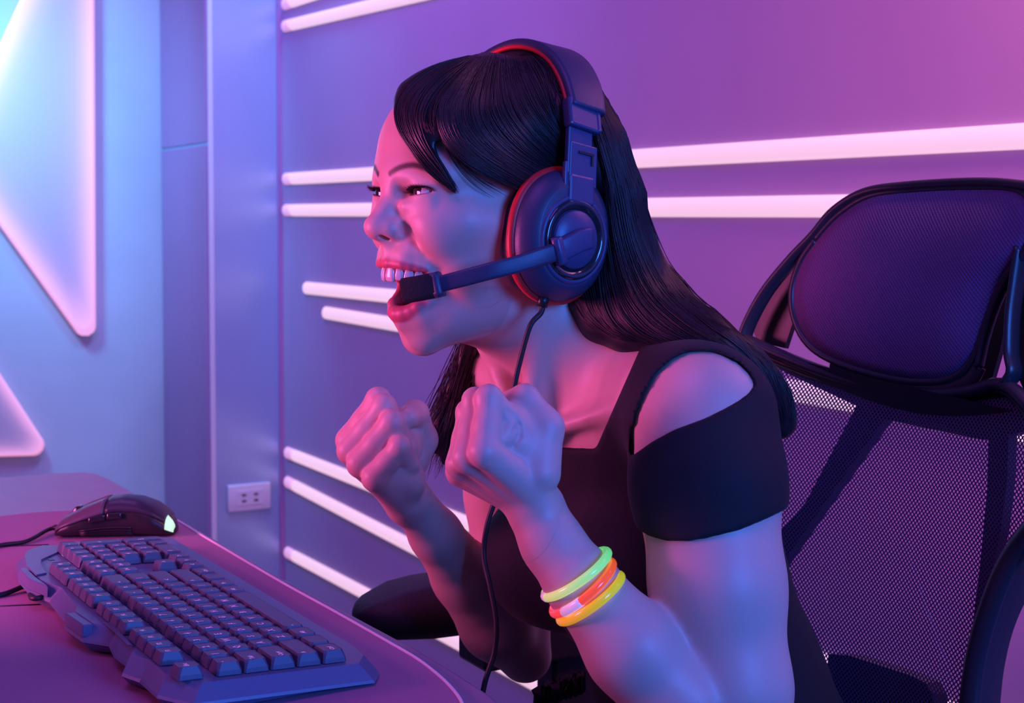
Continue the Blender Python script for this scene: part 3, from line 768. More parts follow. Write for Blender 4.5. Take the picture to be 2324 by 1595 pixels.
# ---- fists
def fist(wr, m, p, a, sc=1.0, thumb=None, wrist_r=20, wl=None):
    m, p, a = unit(m), unit(p), unit(a)
    fr = (np.stack([m, p, a], 1) , np.asarray(wr, float))
    g = Group(5, fr); q = lambda x, y, z: (x * sc, y * sc, z * sc)
    palm = Group(9, fr)
    palm.rc(q(0, 2, 0), q(30, 6, 0), 18 * sc, 17 * sc, k=0)
    MC = [(64, 0, 25), (67, -2, 8), (63.5, -1, -9.5), (56, 2, -26)]
    for x, y, z in MC: palm.rc(q(8, 3, z * 0.45), q(x - 3, y + 1, z), 12.5 * sc, 9.8 * sc, k=7)
    for x, y, z in MC: palm.rc(q(6, -4, z * 0.4), q(x, y - 5.0, z), 4 * sc, 5.2 * sc, k=6)
    palm.ell(q(34, 17, -14), (24 * sc, 16 * sc, 20 * sc), k=9)               # heel of the hand
    palm.ell(q(24, 24, 14), (21 * sc, 19 * sc, 16 * sc), k=9)                # thumb mound
    g.sub(palm, k=0)
    PL = [(40, 0.30), (43, 0.26), (40.0, 0.24), (30, 0.20)]; ML_ = [25, 28, 25.5, 20]; RD = [9.9, 10.0, 9.7, 8.8]
    for (x, y, z), (pl, lean), mlen, r in zip(MC, PL, ML_, RD):
        zt = z * 0.97; A = np.array([x, y, z], float)
        Bp = A + np.array([pl * lean, pl * math.sqrt(1 - lean * lean), 0]); Bp[2] = zt
        Cp = Bp + np.array([-mlen * 0.97, -mlen * 0.18, 0]); Cp[2] = z * 0.90
        Dp = Cp + np.array([4, -17, 0]); Dp[2] = z * 0.86
        fg = Group(2.2, fr)
        fg.rc(q(*A), q(*((A + Bp) / 2)), (r + 1.6) * sc, (r - 0.6) * sc, k=0)
        fg.rc(q(*((A + Bp) / 2)), q(*Bp), (r - 0.5) * sc, r * sc, k=4)
        fg.rc(q(*Bp), q(*Cp), r * sc, (r - 0.9) * sc, k=2.5)
        fg.rc(q(*Cp), q(*Dp), (r - 0.8) * sc, (r - 1.6) * sc, k=1.6)
        fg.ell(q(Bp[0] + 2.0, Bp[1] + 1.5, Bp[2]), ((r - 1) * sc,) * 3, k=3)
        g.sub(fg, k=2.4)
    g.ell(q(44, 25, 6), (20 * sc, 22 * sc, 24 * sc), k=3)
    g.ell(q(44, 34, 17), (23 * sc, 21 * sc, 14.5 * sc), k=6); g.ell(q(29, 33, 19), (20 * sc, 23 * sc, 14 * sc), k=6)
    T = thumb or [(15, 14, 18), (27, 45, 24), (49, 58, 20), (56, 54, 3)]
    tg = Group(4, fr)
    tg.rc(q(*T[0]), q(*T[1]), 16 * sc, 13.5 * sc, k=0)
    tg.rc(q(*T[1]), q(*T[2]), 13.2 * sc, 11.0 * sc, k=6)
    tg.rc(q(*T[2]), q(*T[3]), 10.8 * sc, 8.6 * sc, k=3)
    g.sub(tg, k=3.2)
    return g, fr
def pxdir(dx, dy, dY): return np.array([dx, dY, -dy], float)       # picture right, picture down, away
aL = unit(np.array([0.51, -0.77, 0.36]))
mL = unit(np.array([-0.86, -0.02, 0.42])); mL = unit(mL - aL * (mL @ aL)); pL = np.cross(aL, mL); pL = pL if pL[2] > 0 else -pL
handL, frL = fist(wrL + np.array([-2, 0, 8]), mL, pL, aL, 0.94)
aR = unit(np.array([-0.35, 0.85, 0.35])); mR = unit(np.array([-0.56, -0.50, 0.72])); mR = unit(mR - aR * (mR @ aR)); pR = np.cross(aR, mR); pR = pR if pR[0] > 0 else -pR
handR, frR = fist(P3(918, 1142, 1.222), mR, pR, aR, 1.05, [(14, 14, 16), (24, 42, 20), (52, 54, 12), (64, 50, -4)])

body = Group(10)
body.sub(torso, k=0)
body.sub(upL, k=24); body.sub(upR, k=24)
body.sub(foL, k=5); body.sub(foR, k=5)
body.sub(neck, k=26)
body.sub(head, k=14)
body.sub(handL, k=9); body.sub(handR, k=9)
# the crease where the index finger curls against the thumb of the near fist
def first_hit(x, y, fn, t0=880.0):
    r = ray(x, y); r = r / r[1]; t = t0
    for _ in range(60):
        d = float(fn((CAM * 1000 + r * t)[None])[0]); t += max(d * 0.8, 0.02)
        if d < 0.05: break
    return CAM * 1000 + r * t
for pxl, rr_ in (([(1150,930),(1166,944),(1180,966),(1180,990),(1166,1012),(1160,1030)], [0.3, 0.8, 1.1, 1.1, 0.8, 0.3]), ([(1178,962),(1168,975),(1172,992)], [0.7, 0.6, 0.3])):
    cr = Group(1.5); cr.chain([first_hit(x, y, handL.d) for x, y in pxl], rr_, k=0, kin=1.0); body.sub(cr, 's', 2.2)
def body_f(P, bc=None, hd=None): return body.d(P, bc, hd)
# ---- skin
def skin_mat():
    m = bpy.data.materials.new('skin'); m.use_nodes = True; nt = m.node_tree; b = nt.nodes['Principled BSDF']
    at_ = nt.nodes.new('ShaderNodeAttribute'); at_.attribute_name = 'Col'; nt.links.new(at_.outputs['Color'], b.inputs['Base Color'])
    b.inputs['Roughness'].default_value = 0.46; b.inputs['Subsurface Weight'].default_value = 0.18
    b.inputs['Subsurface Radius'].default_value = (1.0, 0.35, 0.2); b.inputs['Subsurface Scale'].default_value = 0.004
    tc = nt.nodes.new('ShaderNodeTexCoord'); n = nt.nodes.new('ShaderNodeTexNoise'); n.inputs['Scale'].default_value = 900; n.inputs['Detail'].default_value = 3
    nt.links.new(tc.outputs['Object'], n.inputs['Vector']); bp = nt.nodes.new('ShaderNodeBump'); bp.inputs['Strength'].default_value = 0.10; bp.inputs['Distance'].default_value = 0.0006
    nt.links.new(n.outputs['Fac'], bp.inputs['Height']); nt.links.new(bp.outputs['Normal'], b.inputs['Normal'])
    return m
M['skin'] = skin_mat()
def in_head(P): return hloc(P)[:, 2] > -86
spts = np.stack([wrL, wrR])
def zone(P):
    """1 face/hands fine, 0 rest"""
    l = hloc(P); z = (l[:, 2] > -102) & (l[:, 2] < 92) & (l[:, 0] > 8) & (l[:, 0] < 125) & (np.abs(l[:, 1]) < 85)
    for fr, wr in ((frL, wrL), (frR, wrR)):
        q = (P - fr[1]) @ fr[0]; z |= (q[:, 0] > -12) & (np.linalg.norm(q, axis=1) < 120)
    return z
def zone_in(P):
    """the fine zone shrunk a little, so that the two meshes overlap by a cell"""
    l = hloc(P); z = (l[:, 2] > -99) & (l[:, 2] < 89) & (l[:, 0] > 11) & (l[:, 0] < 122) & (np.abs(l[:, 1]) < 82)
    for fr, wr in ((frL, wrL), (frR, wrR)):
        q = (P - fr[1]) @ fr[0]; z |= (q[:, 0] > -9) & (np.linalg.norm(q, axis=1) < 117)
    return z
parts = []
for c, r in ((HO * 1000 + HR @ np.array([62, 0, -4]), 112), (frL[1] + frL[0] @ np.array([35, 25, 0]), 85), (frR[1] + frR[0] @ np.array([35, 25, 0]), 85)):
    parts.append(extract(body_f, c - r, c + r, RES, keep=zone))
lo = np.array([-260, 880, 520.]); hi = np.array([420, 1560, 1180.])
parts.append(extract(body_f, lo, hi, 2.5 * RES, keep=lambda P: ~zone_in(P)))
BV, BF = join(parts)
BV = relax(BV, BF, 1, 0.4)
# colours
q = hloc(BV); col = np.tile(np.array([0.70, 0.47, 0.40]), (len(BV), 1))
def seg_dist(P, path):
    d = np.full(len(P), 1e9)
    for a, b in zip(path[:-1], path[1:]):
        ab = b - a; t = np.clip(((P - a) @ ab) / (ab @ ab), 0, 1); d = np.minimum(d, np.linalg.norm(P - a - t[:, None] * ab, axis=1))
    return d
def blend(mask, c):
    global col
    m = np.clip(mask, 0, 1)[:, None]; col = col * (1 - m) + np.array(c) * m
near = np.linalg.norm(q - np.array([60, 0, -20]), axis=1) < 110
dl = np.full(len(BV), 99.0); dl[near] = np.minimum(seg_dist(q[near], ULs), seg_dist(q[near], LLs))
lipr = np.where(q[:, 2] < -40, 3.2 + 4.9 * (1 - np.clip(np.abs(q[:, 1]) / 31, 0, 1) ** 3), 2.8 + 2.4 * (1 - np.clip(np.abs(q[:, 1]) / 31, 0, 1) ** 4))
blend((lipr - dl) / 1.1, (0.62, 0.13, 0.17))
mf_ = np.full(len(BV), 9.0); mf_[near] = mouth_f(q[near].astype(f32)); inside = near & (mf_ < 0.8) & (q[:, 0] < 62) & (np.abs(q[:, 1]) < 30)
blend(inside * 1.0 * (dl > 6), (0.30, 0.05, 0.06))
for s in (1, -1):
    ed = ((q - EO[s]) @ LIDROT[s]) / np.array([15.4, 12, 4.2]); rr_ = np.linalg.norm(ed, axis=1)
    blend((1.18 - rr_) / 0.18 * (ed[:, 2] > -0.1), (0.03, 0.015, 0.02))
    blend((1.10 - rr_) / 0.2 * (ed[:, 2] <= -0.1) * 0.6, (0.30, 0.10, 0.10))
# eyebrows as pigment
for s in (1, -1):
    bp = spline(np.array([(90, s * 9, 35), (89, s * 19, 40.0), (84, s * 31, 42), (74, s * 44, 39)]), 16)
    nr = np.linalg.norm(q - np.array([84, s * 28, 40]), axis=1) < 50
    db = np.full(len(BV), 99.); qq = q[nr].copy(); db[nr] = seg_dist(np.c_[qq[:, 1], qq[:, 2]], bp[:, 1:])
    blend((3.4 - db) / 1.8 * 0.8 * (q[:, 0] > 50), (0.06, 0.03, 0.035))
pers = mesh_np('person', BV / 1000, BF, M['skin'], col=col)
tag(pers, 'cheering person in a black off-shoulder dress and headset, both fists raised', 'person')
# eyes
M['eyewhite'] = mat('eye_white', (0.75, 0.70, 0.70), 0.15, coat=0.5)
M['iris'] = mat('dark_iris', (0.03, 0.018, 0.012), 0.08, coat=1.0)
for s in (1, -1):
    gz = unit(np.array([1.0, -0.18 + 0.0 * s, 0.04])); c = EYE[s]; R = 12.0
    bm = bmesh.new(); bmesh.ops.create_uvsphere(bm, u_segments=32, v_segments=20, radius=R / 1000)
    rot = Vector((0, 0, 1)).rotation_difference(Vector(HR @ gz)).to_matrix().to_4x4()
    bmesh.ops.transform(bm, matrix=Matrix.Translation(Vector(hw_(c))) @ rot, verts=bm.verts)
    e = bm_obj('eye', bm, M['eyewhite'], pers, smooth=True)
    bm = bmesh.new(); bmesh.ops.create_uvsphere(bm, u_segments=32, v_segments=20, radius=R / 1000 * 1.02)
    bmesh.ops.delete(bm, geom=[v for v in bm.verts if v.co.z < R / 1000 * 0.76], context='VERTS')
    bmesh.ops.transform(bm, matrix=Matrix.Translation(Vector(hw_(c))) @ rot, verts=bm.verts)
    bm_obj('iris', bm, M['iris'], e, smooth=True)

# teeth and tongue
M['tooth'] = mat('tooth_enamel', (0.78, 0.72, 0.68), 0.12, coat=0.6)
M['gum'] = mat('wet_gum', (0.50, 0.10, 0.12), 0.2, coat=0.5)
def arch(t, f0=87.0, w=25.0, dep=46.0):
    """upper dental arch: t = -1..1 round the curve -> front, left"""
    a = t * 1.25; return np.array([f0 - dep * (1 - math.cos(a)), w * math.sin(a) / math.sin(1.25) * 1.02])
DF0 = front_F(0, -29.0) - 6.0
gp = [hw_((*arch(t, DF0 - 1.0), -34.5)) for t in np.linspace(-0.95, 0.95, 25)]
gum = tube('upper_gum', np.array(gp), 0.0042, M['gum'], pers, 8, up=HU)
tw = [8.8, 7.0, 7.8, 7.2, 7.0, 9.0]; th_ = [11.8, 10.4, 10.8, 9.0, 8.0, 7.4]
ts_ = np.linspace(0, 1.0, 400); ap = np.array([arch(t, DF0) for t in ts_]); sl = np.r_[0, np.cumsum(np.linalg.norm(np.diff(ap, axis=0), axis=1))]
for s in (1, -1):
    x = 0.0
    for w_, h_ in zip(tw, th_):
        t = np.interp(x + w_ / 2, sl, ts_); x += w_ - 0.35
        if t >= 0.99: break
        c2 = arch(t, DF0); n2 = arch(min(t + 0.01, 1), DF0) - arch(max(t - 0.01, 0), DF0); n2 = unit(n2)
        side = HR @ np.array([n2[0], n2[1] * s, 0]); outw = HR @ np.array([n2[1], -n2[0] * s, 0]); c3 = hw_((c2[0], c2[1] * s, -34.0))
        rings = []
        for zz, sc, dp in ((1.0, 0.82, 4.0), (-2.0, 0.92, 3.9), (-h_ * 0.6, 1.0, 3.4), (-h_ * 0.9, 0.97, 2.4), (-h_, 0.84, 1.4)):
            rings.append(np.array([c3 + (side * px * w_ * sc + outw * (py * dp * 2 - (2.4 if py < 0 else 0) * 0 + (0.6 if zz < -3 else 0) - 0.4) + HU * zz) / 1000 for px, py in rrect(0.96, 0.9, 0.22, 2)]))
        V, F = loft(rings); fix_normals(mesh_np('tooth', V, F, M['tooth'], gum))
bm = bmesh.new(); bmesh.ops.create_uvsphere(bm, u_segments=24, v_segments=14, radius=1)
Mx = Matrix([[*(HR @ np.diag([24, 17, 6]) / 1000)[i], hw_((44, 0, -66))[i]] for i in range(3)] + [[0, 0, 0, 1]])
bmesh.ops.transform(bm, matrix=Mx, verts=bm.verts)
bm_obj('tongue', bm, M['gum'], pers, smooth=True)
# ------------------------------------------------------------------ helpers that cut along sight lines (real openings with real depth)
def to_px(P):
    d = np.asarray(P) / 1000 - CAM; z = d @ np.array([0, math.cos(PITCH), -math.sin(PITCH)]); yv = d @ np.array([0, math.sin(PITCH), math.cos(PITCH)])
    z = np.maximum(z, 1e-3); return W / 2 + FPX * d[:, 0] / z, PPY - FPX * yv / z, z
def poly_sd(x, y, poly):
    """signed distance in pixels to a closed polygon (negative inside)"""
    poly = np.asarray(poly, float); d = np.full(len(x), 1e18); s = np.ones(len(x))
    n = len(poly)
    for i in range(n):
        a, b = poly[i], poly[i - 1]; e = b - a; wx, wy = x - a[0], y - a[1]
        t = np.clip((wx * e[0] + wy * e[1]) / (e @ e), 0, 1); d = np.minimum(d, (wx - e[0] * t) ** 2 + (wy - e[1] * t) ** 2)
        c1, c2, c3 = y >= a[1], y < b[1], e[0] * wy > e[1] * wx
        s = np.where((c1 & c2 & c3) | (~c1 & ~c2 & ~c3), -s, s)
    return s * np.sqrt(d)
def cone(P, poly, y0=0.0, y1=9.0):
    x, y, z = to_px(P); d = poly_sd(x, y, poly) * z / FPX * 1000
    Y = np.asarray(P)[:, 1]; return np.maximum(d, np.maximum(y0 * 1000 - Y, Y - y1 * 1000))
def grad(fn, P, h=0.6):
    g = np.stack([fn(P + np.eye(3)[i] * h) - fn(P - np.eye(3)[i] * h) for i in range(3)], 1); return g / np.maximum(np.linalg.norm(g, axis=1, keepdims=True), 1e-9)
def push_to(fn, P, off, it=4, only_out=False):
    for _ in range(it):
        d = fn(P) - off
        if only_out: d = np.minimum(d, 0)
        P = P - grad(fn, P) * d[:, None] * 0.9
    return P

# ------------------------------------------------------------------ dress
NECK = [(1455, 700), (1457, 781), (1352, 1018), (1300, 1015), (1200, 1012), (1140, 1040), (1116, 1100), (1109, 1180), (1085, 1262), (900, 1330), (700, 1000), (900, 600)]
CUT = [(1427, 1040), (1430, 1000), (1440, 950), (1460, 895), (1490, 845), (1530, 812), (1560, 800), (1590, 796), (1635, 802), (1675, 823), (1700, 847), (1710, 866), (1708, 882), (1690, 899), (1650, 924), (1600, 949), (1530, 975), (1480, 1002)]
HEM = [(1380, 1190), (1446, 1200), (1470, 1218), (1510, 1230), (1560, 1231), (1620, 1221), (1680, 1205), (1740, 1180), (1790, 1155), (2000, 1120), (2000, 1900), (1300, 1900)]
trunk = Group(10); trunk.sub(torso, k=0)
both = Group(10); both.sub(torso, k=0); both.sub(upL, k=24)
fold = Group(3)
def fp(x, y, Y): return mm(at(x, y, Y))
FOLDS = [((1452, 1150), (1500, 1118), (1570, 1098)), ((1456, 1172), (1510, 1140), (1600, 1125)), ((1452, 1128), (1475, 1085), (1520, 1050)), ((1455, 1192), (1540, 1180), (1640, 1165))]
def dress_f(P, bc=None, hd=None):
    a = both.d(P, bc, hd) - 4.0
    nz = np.sin(P[:, 0] * 0.045 + P[:, 2] * 0.03) * np.sin(P[:, 2] * 0.05 - P[:, 1] * 0.03) * 1.2
    x, y, z = to_px(P)
    for pts_ in FOLDS:                                        # gathers running in from the side seam
        pp = np.array(pts_, float); d = np.full(len(P), 1e9)
        for u, v in zip(pp[:-1], pp[1:]):
            e = v - u; t = np.clip(((x - u[0]) * e[0] + (y - u[1]) * e[1]) / (e @ e), 0, 1); d = np.minimum(d, np.hypot(x - u[0] - e[0] * t, y - u[1] - e[1] * t))
        fade = np.clip(1 - (x - 1440) / 190, 0, 1); nz = nz - 2.6 * fade * np.exp(-(d / 9) ** 2) * (P[:, 1] < 1090)
    a = a + nz * 0.6
    k = trunk.d(P, bc, hd) - 4.5
    hem = cone(P, HEM, 0.0, 1.13)
    a = np.where(hem < 0, np.maximum(a, np.minimum(k, 60)), a)
    a = np.where((hem < 2) & (k > 3), smax(a, -hem, 1.5), a)
    a = smax(a, -cone(P, NECK), 1.5); a = smax(a, -cone(P, CUT, 0.0, 1.12), 1.5)
    c = hloc(P); a = np.maximum(a, c[:, 2] + 62)              # nothing above the shoulders
    return a
M['dress'] = mat('black_jersey', (0.010, 0.011, 0.017), 0.75, spec=0.3, bump=0.25, bscale=900, sheen=0.05)
DV, DF_ = extract(dress_f, np.array([-40, 930, 560.]), np.array([420, 1480, 1060.]), 2.3)
DV = relax(DV, DF_, 5, 0.5)
dress = mesh_np('dress', DV / 1000, DF_, M['dress'], pers)
# jeans-clad lap and the ruffled hem over it
M['denim'] = mat('dark_denim', (0.03, 0.035, 0.07), 0.8, noise=0.2, nscale=600, bump=0.3, bscale=700)
lap = Group(20)
hipc = MS * 1000 + TR @ np.array([0, 0, -430.])
for s in (1, -1):
    h0 = hipc + TL * s * 85; k0 = h0 + NV * 395 + TL * s * 20 + ZV * 18
    lap.chain([h0, h0 * 0.5 + k0 * 0.5 + ZV * 8, k0], [88, 76, 60], k=0 if s == 1 else 20, kin=10)
LV, LF = extract(lambda P, bc=None, hd=None: lap.d(P, bc, hd), hipc + np.array([-560, -420, -160.]), hipc + np.array([200, 260, 180.]), 5.0)
mesh_np('jeans', LV / 1000, LF, M['denim'], pers)
rf = []
for i, t in enumerate(np.linspace(0, 1, 34)):
    x = 1215 + 110 * t; y = 1582 - 34 * t + 7 * math.sin(i * 1.9); rf.append(at(x, y, 1.17 + 0.012 * math.sin(i * 2.4)))
V, F = sweep(np.array(rf), rrect(0.003, 0.016, 0.001, 1), up=(0, 0, 1)); mesh_np('hem_ruffle', V, F, M['dress'], pers)

# ------------------------------------------------------------------ hair
FACE = [(893, 262), (903, 296), (930, 338), (962, 372), (1000, 412), (1033, 436), (1016, 400), (992, 345), (985, 318), (1003, 318), (1045, 360), (1100, 398), (1180, 430), (1215, 446), (1200, 520), (1200, 700), (1320, 800), (1500, 1300), (700, 1300), (700, 100), (900, 100), (905, 190), (893, 225)]
skull = Group(6, HFR); skull.ell((4, 0, 56), (90, 70, 78), k=0); skull.ell((44, 0, 60), (47.5, 54, 47), k=20); skull.ell((-34, 0, 4), (52, 62, 50), k=24)
def hp(l): return [mm(at(x, y, Y)) for x, y, Y in l]
BACK = [[(1255,165,1.16),(1330,222,1.165),(1382,305,1.175),(1424,430,1.185),(1456,550,1.19),(1524,664,1.175),(1619,744,1.15),(1694,814,1.13),(1747,890,1.12),(1776,964,1.115)],
        [(1240,190,1.145),(1312,240,1.14),(1364,325,1.14),(1408,440,1.15),(1438,560,1.16),(1498,674,1.15),(1588,748,1.125),(1672,806,1.105),(1735,885,1.10),(1772,960,1.10)],
        [(1228,210,1.13),(1292,260,1.12),(1348,345,1.125),(1388,455,1.13),(1410,575,1.135),(1455,692,1.125),(1540,764,1.10),(1630,800,1.085),(1705,850,1.085),(1750,930,1.09)],
        [(1350,430,1.13),(1380,560,1.13),(1404,680,1.125),(1455,752,1.105),(1540,782,1.085),(1610,794,1.075)],
        [(1320,600,1.14),(1338,680,1.13),(1366,735,1.12),(1430,768,1.11),(1500,784,1.10)],
        [(1268,640,1.15),(1290,700,1.145),(1332,748,1.14),(1400,770,1.13)]]
FAR = [[(1090,690,1.27),(1058,790,1.27),(1028,880,1.265),(1000,955,1.26),(975,1015,1.26)],
       [(1130,720,1.28),(1105,810,1.28),(1070,895,1.27),(1030,985,1.265),(1012,1050,1.26)],
       [(1178,760,1.29),(1160,850,1.285),(1130,920,1.28),(1085,990,1.275)]]
hairg = Group(18)
hairg.sub(skull, k=0)
mass = Group(26)
for G_, r0 in ((BACK[:1], 11), (BACK[1:2], 15), (BACK[2:4], 17), (BACK[4:], 10), (FAR, 5)):
    for l in G_:
        n = len(l); mass.chain(hp(l), [r0 * (1.0 - 0.45 * (i / (n - 1)) ** 2) for i in range(n)], k=26 if mass.L else 0, kin=10)
clearg = Group(4, HFR)                                        # room for the cups and the headband
clearg.ell((-12, 106, 3), (45.5, 46, 53), k=0)
clearg.chain([(-17, 108, 20), (-17, 106, 60), (-18, 104, 84), (-18, 99, 106), (-20, 84, 124), (-22, 64, 141), (-24, 36, 155), (-24, 0, 160)], [14, 15, 16, 16, 17, 17, 17, 17], k=4, kin=4)
def hair_f(P, bc=None, hd=None):
    a = skull.d(P, bc, hd) - 9.0
    a = smax(a, -cone(P, FACE, 0.0, 1.24), 2.0)
    l = hloc(P); a = np.maximum(a, np.where(l[:, 1] < 0, np.maximum((l[:, 0] - 30) - np.maximum(l[:, 2] - 40, 0) * 2.2, -45 - l[:, 2]), -60 - l[:, 2]))
    b = mass.d(P, bc, hd)
    return smax(smin(a, b, 16), -clearg.d(P, bc, hd), 4.0)
M['hair'] = mat('black_hair', (0.018, 0.012, 0.017), 0.40, spec=0.5)
HV, HFc = extract(hair_f, HO * 1000 + np.array([-200, -170, -330.]), HO * 1000 + np.array([330, 220, 165.]), 2.6)
HV = relax(HV, HFc, 2, 0.5)
hair = mesh_np('hair', HV / 1000, HFc, M['hair'], pers)
def sight(x, y, fn, off, y0=0.85, y1=1.35):
    """first hit of the sight lines with fn = off, else the nearest pass"""
    R_ = np.stack([ray(a, b) for a, b in zip(x, y)]); R_ /= R_[:, 1:2]
    t = np.full(len(x), y0 * 1000); best = np.full(len(x), 1e9); bt = t.copy(); C_ = CAM * 1000
    for _ in range(70):
        d = fn(C_ + R_ * t[:, None]) - off; u = d < best; best = np.where(u, d, best); bt = np.where(u, t, bt)
        t = np.where((d > 0.05) & (t < y1 * 1000), t + np.maximum(d * 0.8, 0.05), t)
    return C_ + R_ * bt[:, None]
TOP = [[(1060,131),(985,150),(925,192),(898,240),(902,288),(932,338),(972,388),(1034,436)],
       [(1072,128),(1000,158),(945,203),(922,252),(934,303),(962,350),(1000,396),(1036,438)],
       [(1085,125),(1020,168),(972,220),(955,270),(970,322),(998,368),(1040,440)],
       [(1096,122),(1040,178),(998,240),(1000,300),(1040,352),(1100,392),(1185,432)],
       [(1110,120),(1070,180),(1045,250),(1065,312),(1120,360),(1190,402),(1245,436)],
       [(1125,118),(1108,190),(1105,260),(1145,322),(1212,372),(1285,410)],
       [(1150,115),(1158,190),(1185,262),(1240,330),(1310,392)],
       [(1180,114),(1215,190),(1258,265),(1320,345)],
       [(1215,118),(1268,200),(1330,300),(1380,400)]]
SK = lambda P: skull.d(P)
def strands(guides3, n, npt, rad, jit, lift, project=None, seed=1, lock=0.6):
    """hair tubes spread between neighbouring guides; guides3: list of (k,3) mm"""
    rg = np.random.default_rng(seed); G = np.stack([spline(g_, npt) for g_ in guides3]); m = len(G)
    t = rg.random(n) * (m - 1); nl = max(3, n // 26); cen = rg.random(nl) * (m - 1); li = np.argmin(np.abs(t[:, None] - cen[None]), 1)
    i = np.minimum(t.astype(int), m - 2); f = (t - i)[:, None, None]
    P = G[i] * (1 - f) + G[i + 1] * f
    tc = cen[li]; ic = np.minimum(tc.astype(int), m - 2); fc = (tc - ic)[:, None, None]; Pc = G[ic] * (1 - fc) + G[ic + 1] * fc
    w = (np.linspace(0, 1, npt) ** 1.5 * lock)[None, :, None]; P = P * (1 - w) + Pc * w      # strands gather into locks
    amp = rg.normal(0, jit, (n, 1, 3)) * np.linspace(0.4, 1.3, npt)[None, :, None]; ph = rg.random((n, 1, 3)) * 6.28
    P = P + amp + 0.5 * jit * np.sin(np.linspace(0, 5, npt)[None, :, None] + ph)
    if project is not None:
        Q = P.reshape(-1, 3); off = np.repeat(lift * (0.3 + rg.random(n)), npt); Q = push_to(project, Q, off, 3); P = Q.reshape(n, npt, 3)
    ln = 0.82 + 0.18 * rg.random(n)                                                           # ragged ends
    idx = np.linspace(0, npt - 1, npt)[None] * ln[:, None]; a = idx.astype(int); b = np.minimum(a + 1, npt - 1); fr = (idx - a)[..., None]
    P = np.take_along_axis(P, a[..., None].repeat(3, 2), 1) * (1 - fr) + np.take_along_axis(P, b[..., None].repeat(3, 2), 1) * fr
    T = np.gradient(P, axis=1); T /= np.maximum(np.linalg.norm(T, axis=2, keepdims=True), 1e-9)
    s1 = np.cross(T, np.array([0.3, -0.8, 0.5])); s1 /= np.maximum(np.linalg.norm(s1, axis=2, keepdims=True), 1e-9); s2 = np.cross(T, s1)
    r = rad * (0.7 + 0.6 * rg.random((n, 1, 1))) * (1 - 0.85 * np.linspace(0, 1, npt)[None, :, None] ** 4)
    V = np.stack([P + r * (s1 * math.cos(q_) + s2 * math.sin(q_)) for q_ in (0.0, 2.094, 4.189)], 2).reshape(-1, 3)
    base = (np.arange(n)[:, None, None] * npt + np.arange(npt - 1)[None, :, None]) * 3; j = np.arange(3)[None, None]
    Fq = np.stack([base + j, base + (j + 1) % 3, base + 3 + (j + 1) % 3, base + 3 + j], -1).reshape(-1, 4)
    return V, Fq
parts = []
topg = [np.array(sight(*spline(np.array(l, float), 20).T, SK, 9.5)) for l in TOP]
def add_s(*a, **k): parts.append(strands(*a, **k))
add_s(topg[:3], 700, 22, 0.45, 0.7, 0, None, 1, 0.35)
add_s(topg[3:5], 420, 22, 0.45, 0.7, 1.6, hair_f, 2, 0.3)
add_s(topg[4:], 900, 22, 0.45, 0.9, 1.6, hair_f, 3, 0.4)
add_s([np.array(sight(*spline(np.array(l, float), 14).T, SK, 9.2)) for l in ([(1085,125),(1020,168),(972,220),(955,270),(968,310)], [(1096,122),(1040,178),(998,240),(998,296)])], 260, 18, 0.45, 0.8, 0, None, 11, 0.2)
BV_ = [[(1352,212),(1394,300),(1430,420),(1458,530),(1517,650),(1607,735),(1692,800),(1747,880),(1778,958)],
       [(1350,245),(1387,345),(1413,450),(1436,560),(1490,672),(1578,747),(1668,806),(1728,882),(1768,955)],
       [(1352,310),(1382,420),(1400,535),(1440,660),(1525,748),(1618,795),(1692,846)],
       [(1376,430),(1388,540),(1412,655),(1480,748),(1560,782),(1625,794)],
       [(1376,560),(1388,640),(1415,718),(1470,768),(1530,786)],
       [(1358,630),(1366,690),(1396,743),(1450,776)],
       [(1300,690),(1330,732),(1378,760),(1420,772)]]
bkv = []
for l in BV_:
    p = sight(*spline(np.array(l, float), 26).T, hair_f, 1.2, 0.9, 1.4); y_ = p[:, 1].copy()
    for _ in range(12): y_[1:-1] = np.minimum(y_[1:-1], 0.25 * y_[:-2] + 0.5 * y_[1:-1] + 0.25 * y_[2:])
    bkv.append(CAM * 1000 + (p - CAM * 1000) * ((y_ - 1.0) / p[:, 1])[:, None])
bk = [np.array(hp(l)) for l in BACK[:2]]
add_s(bk, 800, 30, 0.45, 1.2, 1.3, hair_f, 9, 0.2)
add_s([bk[0], bkv[0]], 800, 30, 0.45, 0.9, 1.3, hair_f, 10, 0.2)
add_s(bkv[:3], 1500, 30, 0.45, 0.7, 0, None, 4, 0.25)
add_s(bkv[2:5], 1000, 28, 0.45, 0.7, 0, None, 5, 0.2)
add_s(bkv[4:], 600, 26, 0.45, 0.6, 0, None, 6, 0.15)
add_s([np.array(hp(l)) for l in FAR], 1500, 22, 0.40, 6.5, 1.5, None, 7, 0.25)
wsp = [np.array(sight(*spline(np.array(l, float), 16).T, SK, 7.5)) for l in ([(1003,318),(1050,370),(1105,408),(1165,440)], [(1010,330),(1045,385),(1085,428),(1120,455)])]
add_s(wsp, 16, 18, 0.22, 0.8, 0, None, 8, 0.2)
SV, SF = join(parts); hs_ = mesh_np('hair_strands', SV / 1000, SF, M['hair'], hair); hs_['kind'] = 'stuff'
